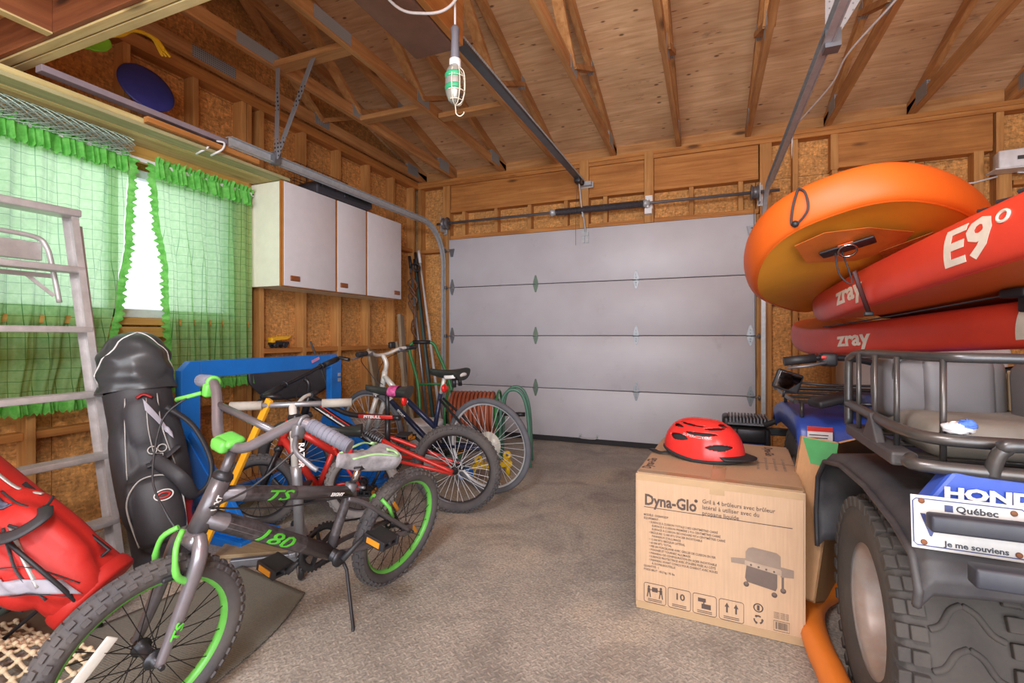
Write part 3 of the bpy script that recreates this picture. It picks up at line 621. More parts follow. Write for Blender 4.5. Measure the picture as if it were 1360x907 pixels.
def crankset(root, bb, r, arm, m=BLACK, ringm=DKMET, pr=.17):
    b = Vector(bb); a = Vector(arm)
    g = MB(); n = 32; poly = []
    for i in range(n*2):
        rr = r*(1.0 if i % 2 else .94); poly.append((rr*math.cos(PI*i/n), rr*math.sin(PI*i/n)))
    ring = MB().lathe([(r*.72, -.052), (r, -.052), (r, -.047), (r*.72, -.047)], b, (0, 1, 0), 40, closed=True)
    for i in range(32): ring.box(b+Vector((r*math.cos(2*PI*i/32)*1.02, -.0495, r*math.sin(2*PI*i/32)*1.02)), (r*.1, .004, r*.08), (0, -math.degrees(2*PI*i/32), 0))
    for i in range(5): ring.beam(b+Vector((0, -.05, 0)), b+Vector((r*.8*math.cos(2*PI*i/5), -.05, r*.8*math.sin(2*PI*i/5))), .004, .018, (0, 1, 0))
    ring.build('chainring', ringm, root)
    MB().cyl(b+Vector((0, -.06, 0)), b+Vector((0, .06, 0)), .022, 14).lathe([(.03, .05), (.03, .058), (.012, .062), (.0, .062)], b, (0, 1, 0), 16).build('bottom_bracket', DKMET, root)
    for s in (1, -1):
        e = b+a*s+Vector((0, s*.085, 0))
        c = MB().tube([b+Vector((0, s*.068, 0)), b+a*s*.5+Vector((0, s*.074, 0)), e], [.012, .009, .011], 8).build('crank_arm', m, root)
        p = MB(); o = e+Vector((0, s*.06, 0))
        for dz in (-.012, .012): p.bb(o+Vector((-.04, -.045, dz-.006)), o+Vector((.04, .045, dz+.006)))
        p.bb(o+Vector((-.042, -.048, -.018)), o+Vector((-.03, .048, .018))); p.bb(o+Vector((.03, -.048, -.018)), o+Vector((.042, .048, .018))); p.cyl(e, o+Vector((0, s*.045, 0)), .009, 8)
        p = p.build('pedal', BLACK, root, .003)
        for dx in (-.0435, .0435): MB().bb(o+Vector((dx-.0015, -.03, -.01)), o+Vector((dx+.0015, .03, .01))).build('pedal_reflector', mat('amber_reflector', '#d08a28', .2), p)
def tubes(root, lst):
    for name, a, b, r, m in lst:
        pts = [a, b] if not isinstance(b, list) else [a]+b
        MB().tube(crv(pts, 5) if len(pts) > 2 else pts, r, 12).build(name, m, root)
def chain(root, bb, r1, hub, r2, m=DKMET):
    b, h = Vector(bb), Vector(hub)
    c = MB()
    for s in (1, -1): c.tube([b+Vector((0, -.05, s*r1)), h+Vector((0, -.05, s*r2))], .004, 5)
    c.lathe([(r2-.01, -.052), (r2+.002, -.052), (r2+.002, -.048), (r2-.01, -.048)], h, (0, 1, 0), 20, closed=True)
    c.build('chain', m, root)
def tube_text(root, txt, a, b, r, u, size, m, name='decal', sx=1., shear=.2, ext=.0006, dz=0.):
    """lettering on the left (+y) side of a tube; a front end, b rear end, u = start fraction along the tube"""
    a, b = Vector(a), Vector(b); d = (b-a); o = a+d*u; up = Vector((0, 0, 1))
    x = d.normalized(); z = Vector((0, 1, 0)); y = z.cross(x); o = o+z*(r*1.0)-y*(size*.35)+y*dz
    k = text_mb(txt, size, frame(o, x, y), ext, 'LEFT', sx, shear, .0006, fine=.006)
    # wrap around the tube
    for v in k.v:
        q = v-a; t = q.dot(x); h = (q-x*t).dot(y); h = max(-r*1.5, min(r*1.5, h)); an = h/r; base = a+x*t
        off = (q-x*t).dot(z)-r
        v.xyz = base+y*((r+off+.0006)*math.sin(an))+z*((r+off+.0006)*math.cos(an))
    return k.build(name, m, root)
# ------------------------------------------------------------------ 1. the grey and green BMX in front
GREENP = mat('lime_paint', '#67bd4f', .35, var=.15); BMXG = mat('gunmetal_paint', '#6a666a', .3, .45, scale=30); FORKG = mat('fork_pewter', '#8a858c', .28, .6)
GRIP = mat('grey_grip', '#70707c', .7); DECG = mat('green_decal', '#59c93c', .4); DECB = mat('black_camo_decal', '#2b292b', .45); DECW = mat('white_decal', '#e6e4e2', .4)
bm = thing('bicycle', 'gunmetal grey BMX bicycle with lime green rims on its kickstand', 'bicycle', (-1.285, 1.74, 0), (-12, 0, -96.18), 'bicycles in a row')
wr_ = wheel(bm, -.01, .25, .25, .027, GREENP, SPOKE, 32, 46, rw=.016)
wf_ = wheel(bm, .945, .25, .25, .027, GREENP, SPOKE, 32, 46, rw=.016)
MB().rbox((.945+.13, .012, .30), (.03, .006, .14), .008, (0, -38, 0)).build('spoke_reflector', mat('clear_reflector', '#dcdcd6', .25), wf_)
for a_, z_ in ((.06, .36), (-.1, .2)): MB().rbox((a_-.01, .01, z_), (.016, .006, .06), .004, (0, 40, 0)).build('spoke_reflector', mat('amber_reflector', '#d08a28', .2), wr_)
HT, HB, BBp, ST, HR = (.809, 0, .683), (.855, 0, .56), (.374, 0, .288), (.305, 0, .56), (-.01, 0, .25)
tubes(bm, [('head_tube', (.806, 0, .69), (.858, 0, .553), .025, BMXG), ('top_tube', (.815, 0, .645), (.318, 0, .50), .022, BMXG), ('down_tube', (.845, 0, .59), BBp, .027, BMXG),
           ('seat_tube', BBp, (.312, 0, .535), .017, BMXG), ('seat_post', (.312, 0, .53), (.285, 0, .60), .0125, CHROME),
           ('steerer_stem', (.808, 0, .685), (.785, 0, .768), .014, BMXG)])
MB().lathe([(.012, 0), (.025, .002), (.027, .012), (.024, .02), (.014, .026)], HT, (-.35, 0, .93), 16).build('headset', DKMET, bm)
MB().lathe([(.014, 0), (.022, .0), (.022, .03), (.014, .03)], (.322, 0, .505), (-.28, 0, .96), 16).cyl((.3, .018, .52), (.3, .05, .53), .005, 8).build('seat_clamp', GREYM, bm)
for s in (1, -1):
    MB().tube(crv([(.345, s*.02, .49), (.27, s*.04, .455), (.12, s*.052, .345), (-.01, s*.058, .25)], 4), .0095, 8).build('seat_stay', BMXG, bm)
    MB().tube(crv([(.36, s*.02, .285), (.25, s*.045, .275), (-.01, s*.058, .25)], 4), .0105, 8).build('chain_stay', BMXG, bm)
    MB().prism([(-.02, -.02), (.03, -.02), (.03, .03), (-.02, .02)], .005, (-.01, s*.058-.0025, .25), (1, 0, 0), (0, 0, 1)).build('dropout', BMXG, bm)
    MB().tube(crv([(.862, s*.02, .545), (.874, s*.052, .515), (.89, s*.056, .44), (.92, s*.057, .33), (.945, s*.06, .25)], 5), [.019, .019, .019, .019, .019, .019, .019, .019, .019, .019, .018, .018, .017, .017, .016, .015, .014, .013, .013, .012, .012], 10).build('fork_leg', FORKG if s > 0 else BMXG, bm)
MB().rbox((.866, 0, .535), (.05, .07, .045), .016, (0, 20, 0)).build('fork_crown', FORKG, bm)
hb = MB().tube(crv([(.70, -.335, .868), (.735, -.225, .895), (.745, -.19, .893), (.755, -.155, .868), (.79, -.075, .80), (.80, -.035, .785), (.80, 0, .783), (.80, .035, .785), (.79, .075, .80), (.755, .155, .868), (.745, .19, .893), (.735, .225, .895), (.70, .335, .868)], 5), .0142, 12).build('handlebar', FORKG, bm)
MB().cyl((.762, -.135, .852), (.762, .135, .852), .0105, 10).build('crossbar', BMXG, hb)
for s in (1, -1):
    g = MB().tube([(.735, s*.225, .895), (.70, s*.34, .866)], .0185, 14)
    for i in range(9): g.torus(Vector((.735, s*.225, .895)).lerp(Vector((.70, s*.34, .866)), (i+.5)/9), (-.29, s*.93, -.24), .0185, .0016, 14, 5)
    g.build('grip', GRIP, hb)
    GL = GREENP if s < 0 else GREYM
    MB().torus((.74, s*.205, .897), (-.2, s*.95, -.1), .016, .006, 14, 6).rbox((.752, s*.205, .875), (.03, .025, .04), .007).tube(crv([(.765, s*.215, .865), (.79, s*.25, .845), (.785, s*.30, .825), (.775, s*.32, .815)], 4), .0065, 7).build('brake_lever', GL, hb)
MB().rbox((.80, 0, .795), (.055, .07, .022), .01, (0, 12, 0)).rbox((.825, 0, .785), (.028, .055, .034), .01).build('stem_clamp', GREENP, hb)
tubes(bm, [('brake_cable', (.785, -.24, .85), [(.84, -.26, .78), (.90, -.16, .66), (.91, -.06, .60), (.90, .0, .56)], .0028, BLACK), ('brake_cable', (.79, .25, .845), [(.86, .2, .75), (.86, .08, .66), (.83, .03, .62), (.6, .022, .545), (.33, .024, .50)], .0028, BLACK)])
for s in (1, -1):
    MB().tube(crv([(.895, s*.052, .45), (.925, s*.05, .48), (.925, s*.034, .545), (.90, s*.01, .575)], 4), [.009]*6+[.007]*7, 8).build('brake_arm', GREENP, bm)
    MB().rbox((.925, s*.036, .468), (.05, .012, .012), .004).build('brake_pad', BLACK, bm)
    MB().tube([(.11, s*.05, .35), (.14, s*.05, .40), (.16, s*.02, .43)], .008, 8).build('rear_brake_arm', GREENP, bm)
crankset(bm, BBp, .088, (-.10, 0, .075)); chain(bm, BBp, .085, HR, .035)
sd = saddle(bm, (.40, 0, .64), (.145, 0, .615), .082, mat('silver_saddle', '#a6a5ac', .4, .1, var=.35, scale=30), thick=.062)
for sg in (1, -1):
    MB().tube(crv([(.36, sg*.032, .648), (.27, sg*.05, .652), (.2, sg*.076, .640), (.165, sg*.07, .630), (.165, sg*.05, .640), (.2, sg*.04, .652)], 5), .0065, 6, flat=(1, .5)).build('saddle_swirl', mat('pale_green_trim', '#a9d79a', .4), sd)
MB().cyl((.33, .015, .6), (.2, .02, .59), .004, 6).cyl((.33, -.015, .6), (.2, -.02, .59), .004, 6).bb((.27, -.02, .585), (.3, .02, .605)).build('saddle_rails', DKMET, sd)
MB().tube([(.34, .03, .265), (.335, .06, .23), (.325, .125, .03), (.34, .14, .026)], .0065, 8).build('kickstand', BLACK, bm)
for x0, x1, rr, p, q in ((.14, .5, .0225, (.815, 0, .645), (.318, 0, .50)), (.12, .72, .0275, (.845, 0, .59), BBp), (.25, .85, .0175, BBp, (.312, 0, .535))):
    p, q = Vector(p), Vector(q)
    MB().tube([p.lerp(q, x0), p.lerp(q, x1)], rr, 14, caps=False).build('camo_wrap', mat('camo_wrap', '#4c484b', .4, .2, var=.55, scale=45), bm)
tube_text(bm, 'TS', (.815, 0, .645), (.318, 0, .50), .0235, .26, .046, DECG, sx=1.9, shear=.35)
tube_text(bm, 'EIGHT', (.815, 0, .645), (.318, 0, .50), .0225, .78, .016, DECW, sx=1.3)
tube_text(bm, '180', (.845, 0, .59), BBp, .0288, .30, .056, DECG, sx=1.9, shear=.35)
tube_text(bm, 'TS', (.94, .056, .27), (.885, .056, .45), .021, .22, .03, DECG, sx=1.5, shear=.2)
tube_text(bm, 'WXT', (.862, 0, .545), (.806, 0, .69), .0258, .45, .022, DECW, sx=.8)
# ------------------------------------------------------------------ 2. red and black dual suspension bike
REDP = mat('red_paint', '#c8342c', .35, .15, var=.1); BLKP = mat('black_paint', '#2a2a2e', .3, .2); NAVY = mat('navy_paint', '#2c3350', .3, .3); SILV = mat('silver_paint', '#d6d3cc', .32, .15)
pb = thing('bicycle', 'red and black dual suspension mountain bicycle with pink banded saddle', 'bicycle', (-1.34, 2.58, 0), (-6, 0, -167.4), 'bicycles in a row')
wheel(pb, .06, .27, .27, .030, mat('black_rim', '#3c3b3e', .4, .4), SPOKES, 32, 52, rw=.015)
wheel(pb, 1.10, .27, .27, .030, mat('black_rim', '#3c3b3e', .4, .4), SPOKES, 32, 0, rw=.015)
HR = (.06, 0, .27); BB2 = (.50, 0, .29)
tubes(pb, [('head_tube', (.985, 0, .70), (1.03, 0, .575), .022, BLKP), ('main_beam', (.985, 0, .66), [(.8, 0, .54), (.62, 0, .44), (.52, 0, .33)], .024, BLKP), ('upper_beam', (.975, 0, .69), [(.84, 0, .63), (.72, 0, .585), (.55, 0, .575), (.40, 0, .57)], .016, BLKP),
           ('seat_tube', (.478, 0, .57), (.49, 0, .36), .017, BLKP), ('seat_post', (.475, 0, .72), (.478, 0, .55), .0135, DKMET), ('lower_link', (.49, 0, .36), BB2, .018, REDP), ('stem', (1.0, 0, .68), [(.985, 0, .77), (1.01, 0, .80)], .014, BLKP)])
for s in (1, -1):
    tubes(pb, [('swing_arm', (.50, s*.03, .44), [(.42, s*.05, .41), (.06, s*.065, .275)], .013, REDP), ('lower_swing_arm', (.50, s*.03, .33), (.06, s*.065, .265), .011, REDP), ('swing_strut', (.50, s*.03, .44), (.505, s*.03, .33), .011, REDP),
               ('fork_leg', (1.04, s*.05, .545), (1.10, s*.06, .27), .016, BLKP)])
MB().rbox((1.037, 0, .555), (.05, .14, .04), .012, (0, 20, 0)).build('fork_crown', BLKP, pb)
hl = []
for i in range(9*8+1): a = 2*PI*i/8; hl.append(Vector((.62, 0, .475)).lerp(Vector((.50, 0, .415)), i/72)+Vector((.4*.022*math.cos(a), .022*math.sin(a), -.9*.022*math.cos(a))))
MB().tube(hl, .0045, 5).cyl((.64, 0, .485), (.49, 0, .41), .01, 8).build('shock_spring', GREYM, pb)
tubes(pb, [('handlebar', (.985, -.33, .87), [(1.0, -.15, .85), (1.02, 0, .82), (1.03, .15, .80), (1.05, .33, .765)], .0125, BLKP)])
for s, p, q in ((1, (1.035, .2, .79), (1.05, .34, .762)), (-1, (.995, -.2, .855), (.984, -.34, .872))):
    g = MB().tube([p, q], .019, 12).build('grip', BLACK, pb)
    MB().torus(Vector(p).lerp(Vector(q), -.25), (0, 1, -.1), .016, .006, 12, 6).tube(crv([Vector(p)+Vector((.02, -s*.02, -.015)), Vector(p)+Vector((.05, s*.03, -.03)), Vector(q)+Vector((.05, 0, -.035))], 4), .007, 7).build('brake_lever', DKMET, pb)
    MB().tube([Vector(q), Vector(q)+Vector((-.02, s*.01, .01)), Vector(q)+Vector((-.1, -s*.02, .0))], .013, 10).build('bar_end', BLKP, pb)
tubes(pb, [('brake_cable', (1.07, .22, .76), [(1.14, .1, .72), (1.12, 0, .66), (1.05, -.03, .62)], .0028, BLACK), ('brake_cable', (1.02, -.2, .84), [(1.1, -.08, .76), (1.05, .02, .66), (.9, .028, .62), (.7, .03, .5)], .0028, BLACK)])
sd = saddle(pb, (.61, 0, .752), (.335, 0, .745), .08, mat('black_saddle', '#2e3230', .4), thick=.045)
MB().lathe([(.05, 0), (.052, .004), (.052, .05), (.05, .055)], (.455, 0, .735), (-1, 0, .0), 20).xf(Matrix.Translation((0, 0, .735)) @ Matrix.Diagonal((1, 1.05, .62, 1)) @ Matrix.Translation((0, 0, -.735))).build('pink_band', mat('pink_print', '#c4508c', .5, var=.5, scale=60), sd)
MB().ball((.36, .02, .685), (.016, .03, .035), 12, 8).build('rear_reflector', mat('red_reflector', '#e02a26', .2), pb)
crankset(pb, BB2, .08, (.06, 0, -.12)); chain(pb, BB2, .078, HR, .04)
p, q = (.72, 0, .585), (.40, 0, .57)
MB().rbox((.55, .016, .578), (.22, .006, .024), .003).build('red_name_panel', REDP, pb)
text_mb('PITBULL', .024, frame((.625, .0196, .570), (-1, 0, 0), (0, 0, 1)), .0004, 'LEFT', 1.25, .1, .001).build('decal', DECW, pb)
tube_text(pb, 'RX', (.97, 0, .65), (.62, 0, .45), .025, .30, .03, DECW, sx=1.3)
tubes(pb, [('side_stripe', (.95, .026, .64), [(.8, .026, .545), (.64, .026, .452)], .004, DECW), ('side_stripe', (.93, .024, .655), [(.8, .024, .57), (.66, .024, .485)], .004, REDP)])
# ------------------------------------------------------------------ 3. navy and silver bike nearest the garage door
lb = thing('bicycle', 'navy and silver bicycle with thin tyres nearest the garage door', 'bicycle', (-1.31, 2.96, 0), (-4, 0, 173.7), 'bicycles in a row')
SR = mat('alloy_rim', '#cfd1d4', .32, .3); TH = mat('thin_tyre', '#5c5c62', .8)
for a_, nm in ((.06, 'wheel'), (1.12, 'wheel')): wq_ = wheel(lb, a_, .325, .325, .02, SR, SPOKES, 36, 0, nm, TH, .012, GREYM)
MB().lathe([(.0, -.02), (.09, -.018), (.092, -.014), (.0, -.012)], (.06, 0, .325), (0, 1, 0), 28).build('spoke_guard', mat('clear_plastic_disc', '#c9c6bc', .3), lb)
BB3 = (.53, 0, .28); HR = (.06, 0, .325)
tubes(lb, [('head_tube', (.945, 0, .80), (.99, 0, .65), .02, SILV), ('top_tube', (.955, 0, .76), [(.85, 0, .665)], .021, SILV), ('top_tube_rear', (.85, 0, .665), [(.48, 0, .40)], .021, NAVY), ('down_tube', (.985, 0, .68), [(.90, 0, .575)], .02, SILV), ('down_tube_rear', (.90, 0, .575), BB3, .02, NAVY),
           ('seat_tube', BB3, (.435, 0, .66), .017, NAVY), ('seat_post', (.435, 0, .65), (.395, 0, .775), .0135, SILV), ('stem', (.945, 0, .79), [(.93, 0, .86), (.96, 0, .92)], .017, SILV)])
for s in (1, -1):
    tubes(lb, [('seat_stay', (.43, s*.02, .62), (.06, s*.06, .325), .009, BLKP), ('chain_stay', (.5, s*.02, .28), (.06, s*.06, .325), .0105, NAVY), ('fork_leg', (1.0, s*.05, .60), (1.12, s*.055, .325), .018, SILV), ('fork_stanchion', (.992, s*.05, .645), (1.02, s*.05, .56), .012, CHROME)])
MB().rbox((.995, 0, .64), (.05, .14, .04), .012, (0, 20, 0)).build('fork_crown', SILV, lb)
tubes(lb, [('handlebar', (.90, -.29, .955), [(.93, -.16, .955), (.965, -.06, .925), (.965, .06, .925), (.93, .16, .955), (.90, .29, .955)], .0125, SILV)])
for s in (1, -1):
    MB().tube([(.917, s*.21, .955), (.90, s*.31, .955)], .018, 12).build('grip', BLACK, lb)
    MB().rbox((.935, s*.17, .945), (.04, .06, .03), .008).tube([(.95, s*.17, .94), (.97, s*.24, .925), (.965, s*.3, .92)], .006, 7).build('shifter', GREYM, lb)
MB().rbox((.975, -.12, .985), (.035, .06, .05), .012).build('handlebar_lamp', BLACK, lb)
tubes(lb, [('brake_cable', (.96, .2, .93), [(1.06, .12, .88), (1.06, .02, .76), (1.0, .0, .66)], .0026, BLACK), ('brake_cable', (.96, -.2, .93), [(1.05, -.1, .86), (1.03, .0, .74), (.95, .025, .70)], .0026, BLACK)])
sd = saddle(lb, (.515, 0, .81), (.235, 0, .82), .1, mat('black_saddle', '#2e3230', .4), thick=.055)
MB().tube(crv([(.33, .09, .79), (.26, .085, .795), (.235, .0, .80), (.26, -.085, .795), (.33, -.09, .79)], 5), .01, 8, flat=(.5, 1.3)).build('white_piping', DECW, sd)
for s in (1, -1): MB().cyl((.29, s*.035, .775), (.29, s*.035, .715), .014, 10).build('saddle_spring', DKMET, sd)
MB().ball((.385, .02, .70), (.018, .03, .03), 12, 8).build('rear_reflector', mat('red_reflector', '#e02a26', .2), lb)
MB().lathe([(0, 0), (.026, 0), (.028, .006), (0, .01)], (1.15, .0, .45), (0, 1, 0), 14).build('spoke_reflector', mat('amber_reflector', '#d08a28', .2), lb)
crankset(lb, BB3, .075, (.1, 0, .08)); chain(lb, BB3, .072, HR, .045)
tube_text(lb, 'LEADER', (.85, 0, .665), (.48, 0, .40), .0212, .12, .036, DECW, sx=.8)
tube_text(lb, 'SPORT', (.90, 0, .575), BB3, .0202, .2, .03, DECW, sx=.9)
# ------------------------------------------------------------------ 4. small red children's bike
rb = thing('bicycle', 'small red childrens bicycle with dusty tyres behind the grey kick scooter', 'bicycle', (-1.87, 2.25, 0), (-5, 0, -146.3), 'bicycles in a row')
for a_ in (-.02, .52): wheel(rb, a_, .205, .205, .026, mat('black_rim', '#3c3b3e', .4, .4), SPOKE, 20, 34, 'wheel', RUBBER if a_ > .1 else mat('dusty_tyre', '#8a8684', .9, bump=.3), .014)
BB4 = (.22, 0, .2); HR = (-.02, 0, .205)
tubes(rb, [('head_tube', (.362, 0, .60), (.41, 0, .46), .02, REDP), ('top_tube', (.37, 0, .57), (.12, 0, .40), .021, REDP), ('down_tube', (.40, 0, .50), BB4, .021, REDP), ('seat_tube', BB4, (.12, 0, .45), .016, REDP), ('seat_post', (.12, 0, .44), (.10, 0, .52), .012, CHROME),
           ('stem', (.362, 0, .60), (.35, 0, .655), .012, CHROME), ('handlebar', (.27, -.23, .70), [(.31, -.12, .70), (.345, -.04, .655), (.345, .04, .655), (.31, .12, .70), (.27, .23, .70)], .0105, SILV)])
for s in (1, -1):
    tubes(rb, [('seat_stay', (.125, s*.02, .42), (-.02, s*.055, .205), .0085, REDP), ('chain_stay', (.2, s*.02, .2), (-.02, s*.055, .205), .0085, REDP), ('fork_leg', (.415, s*.042, .44), (.52, s*.05, .205), .013, BLKP)])
    MB().tube([(.285, s*.17, .70), (.27, s*.25, .70)], .016, 12).build('grip', BLACK, rb)
MB().rbox((.415, 0, .45), (.04, .11, .03), .01, (0, 20, 0)).build('fork_crown', BLKP, rb)
saddle(rb, (.19, 0, .545), (-.02, 0, .54), .07, mat('black_saddle', '#2e3230', .4), thick=.045)
MB().rbox((.05, .05, .42), (.05, .012, .035), .004, (0, 0, 0)).build('red_reflector', mat('red_reflector', '#e02a26', .2), rb)
crankset(rb, BB4, .06, (.05, 0, .07)); chain(rb, BB4, .058, HR, .03)
# ------------------------------------------------------------------ kick scooter, yellow stick
SCG = mat('scooter_alloy', '#9a9ca2', .35, .6)
ks = thing('kick_scooter', 'folding grey kick scooter with foam grips standing beside the BMX', 'scooter', (-1.66, 1.62, 0))
MB().tube([(-1.645, 1.6, .10), (-1.65, 1.585, .45), (-1.655, 1.58, .50)], .022, 12).build('steering_column', SCG, ks, world=True)
MB().tube([(-1.655, 1.58, .48), (-1.665, 1.575, .77)], .016, 12).build('upper_column', SILV, ks, world=True)
MB().cyl((-1.83, 1.45, .765), (-1.5, 1.70, .765), .012, 10).build('handlebar', SCG, ks, world=True)
FOAM = mat('foam_grip', '#aaa59c', .9)
for a_, b_ in (((-1.86, 1.43, .765), (-1.76, 1.503, .765)), ((-1.57, 1.648, .765), (-1.47, 1.722, .765))): MB().cyl(a_, b_, .019, 12).build('grip', FOAM, ks, world=True)
MB().rbox((-1.655, 1.58, .70), (.05, .05, .05), .012).build('bar_clamp', DKMET, ks, world=True)
MB().beam((-1.66, 1.62, .10), (-1.92, 1.83, .10), .10, .02).build('deck', SCG, ks, .005, world=True)
for p in ((-1.645, 1.6, .05), (-2.0, 1.9, .05)):
    w_ = MB().torus(p, (.63, .78, 0), .036, .013, 24, 8).build('wheel', BLACK, ks, world=True); MB().lathe([(.0, -.012), (.03, -.011), (.03, .011), (.0, .012)], p, (.63, .78, 0), 16).build('wheel_core', FOAM, w_, world=True)
MB().beam((-1.64, 1.605, .05), (-1.645, 1.6, .16), .04, .03).beam((-1.92, 1.83, .09), (-2.0, 1.9, .06), .04, .02).build('fork', SCG, ks, world=True)
text_mb('RAZOR', .032, frame((-1.634, 1.580, .60), (0, 0, -1), (.82, .57, 0)), .0004, 'LEFT', 1.0, 0, .001).build('decal', DECW, ks, world=True)
st = thing('yellow_stick', 'yellow hockey stick shaft leaning between the grey bicycle and scooter', 'stick', (-2.1, 1.45, 0))
MB().beam((-1.735, 1.52, .79), (-2.10, 1.44, .03), .03, .02, (0, 1, 0)).build('shaft', mat('yellow_lacquer', '#e0a024', .35), st, .004, world=True)
MB().beam((-2.09, 1.44, .04), (-2.19, 1.35, .035), .02, .07).build('blade', mat('stick_blade', '#3b2b22', .6), st, .008, world=True)
# ================================================================== three inflatable paddle boards on the quad bike
ORANGE = mat('orange_pvc', '#e0641a', .48, var=.06, scale=5); REDPVC = mat('red_pvc', '#de4430', .38, var=.08, scale=5); AMBER = mat('amber_pvc', '#e09830', .38, var=.08, scale=4); DKORG = mat('dark_orange_patch', '#c4682a', .45)
BUNGEE = mat('bungee', '#3a383c', .7); CREAM = mat('cream_print', '#eadfce', .5)
def bout(t, L, W):
    c, s = math.cos(t), math.sin(t); e = 2/2.6
    return math.copysign(abs(c)**e*L/2, c), math.copysign(abs(s)**e*W, s)
def rock(x, L): return .10*max(0, abs(x)/(L/2)-.45)**2/.3
def bpos(t, L, W, ins, z):
    x, y = bout(t, L, W); return Vector((x*(1-ins/1.3), y*(1-ins/W), z+rock(x, L)))
def board(label, c, rot, L, W, T, deckm, railm, hullm):
    b = thing('paddle_board', label, 'paddle board', c, rot, 'inflatable paddle boards'); N = 96
    def ring(lst):
        m = MB(); vs = []
        for ins, z in lst:
            for i in range(N):
                if ins == 'c': x, y = bout(2*PI*i/N, L, W); vs.append(Vector((x*.72, 0, z+rock(x*.72, L))))
                else: vs.append(bpos(2*PI*i/N, L, W, ins, z))
        m.add(vs, [(j*N+i, j*N+(i+1) % N, (j+1)*N+(i+1) % N, (j+1)*N+i) for j in range(len(lst)-1) for i in range(N)], True); return m
    ring([('c', T/2), (W*.6, T/2), (W*.25, T/2), (.03, T/2)]).build('deck', deckm, b)
    ring([(.03-.03*math.sin(PI*k/10), T/2*math.cos(PI*k/10)) for k in range(11)]).build('rail', railm, b)
    ring([(.03, -T/2), (W*.25, -T/2), (W*.6, -T/2), ('c', -T/2)]).build('hull', hullm, b)
    m = MB().tube([bpos(2*PI*i/N, L, W, .034, -T/2+.001) for i in range(N)], .004, 5, closed=True).build('hull_seam', railm, b)
    return b
def rail_text(b, txt, a0, size, L, W, T, m, name='lettering', sx=1., shear=0., bold=.001, zc=0.):
    """lettering running from the far end to the near end along the left rail"""
    k = text_mb(txt, size, Matrix.Identity(4), .0004, 'LEFT', sx, shear, bold, fine=.02)
    for v in k.v:
        a = a0-v.x; h = v.y-size*.36+zc; q = max(0, 1-abs(a/(L/2))**2.6)**(1/2.6)*W
        an = h/(T*.5); ins = .03-.03*math.cos(an)
        v.xyz = Vector((a, q-ins+.0012+v.z, T/2*math.sin(an)+rock(a, L)))
    return k.build(name, m, b)
b3 = board('lower red paddle board lying flat along the quad bike racks', (1.102, 2.653, 1.085), (-3.15, 3.3, 106.8), 2.75, .385, .15, ORANGE, REDPVC, ORANGE)
b2 = board('middle red paddle board tilted between the orange board and the lowest board', (.96, 2.017, 1.290), (-2.18, 5.2, 97.8), 2.75, .385, .15, REDPVC, REDPVC, ORANGE)
b1 = board('big orange paddle board on top of the stack with black bungee loop', (.721, 2.83, 1.39), (-14.5, 2.52, 70.6), 2.02, .445, .134, ORANGE, ORANGE, AMBER)
for b, az, ae in ((b2, .53, -.235), (b3, .42, -.53)):
    rail_text(b, 'zray', az, .105, 2.75, .385, .15, CREAM, sx=1.5, shear=.1, bold=.003, zc=.005)
    rail_text(b, 'E9', ae, .145, 2.75, .385, .15, CREAM, sx=1.3, shear=.18, bold=.004, zc=.004)
    m = MB(); a_ = ae-.235
    pts = []
    for i in range(20):
        t = 2*PI*i/20; a = a_+.018*math.cos(t); h = .03+.014*math.sin(t); an = h/.075; q = (1-abs(a/1.375)**2.6)**(1/2.6)*.385
        pts.append((a, q-.03+.03*math.cos(an)+.001, .075*math.sin(an)))
    m.tube(pts, .004, 5, closed=True).build('degree_mark', CREAM, b)
M_ = MB()
M_.tube([(-.30-.035*i, .30+.04*(i % 2), .083) for i in range(24)], .006, 6).build('deck_bungee', BUNGEE, b2)
for i in range(0, 24, 4): MB().rbox((-.30-.035*i, .30, .080), (.03, .03, .012), .004).build('bungee_lug', BLACK, b2)
# hull fittings of the top board (near end)
def hull(a, y, dz=0): return Vector((a, y, -.067+rock(a, 2.02)-dz))
def hpatch(name, poly, m, dz=.002):
    mb = MB(); n = len(poly); mb.add([hull(a, y, dz) for a, y in poly], [list(range(n))]); return mb.build(name, m, b1, solid=.002)
hpatch('logo_patch', [(-.90, .14), (-.74, .14), (-.60, .0), (-.60, -.14), (-.72, -.19), (-.86, -.08), (-.92, .04)], DKORG)
hpatch('logo_panel', [(-.62, -.08), (-.52, -.08), (-.52, -.24), (-.66, -.24)], mat('lattice_print', '#b8702e', .5, var=.35, scale=60))
MB().rbox(hull(-.77, .0, .006), (.10, .17, .008), .003).build('handle_pad', BLACK, b1)
dr_ = MB().torus(hull(-.80, 0, .03), (.55, 0, .8), .028, .004, 20, 6).build('d_ring', CHROME, b1)
MB().rbox(hull(-.80, .0, .01), (.035, .05, .012), .004).build('ring_tab', mat('orange_webbing', '#e2632a', .5), b1)
MB().tube(crv([hull(-.77, .04, .01), hull(-.74, .05, .08), hull(-.72, .03, .12), hull(-.72, .02, .1), hull(-.76, .02, .01)], 6), .003, 6).build('pull_cord', BUNGEE, b1)
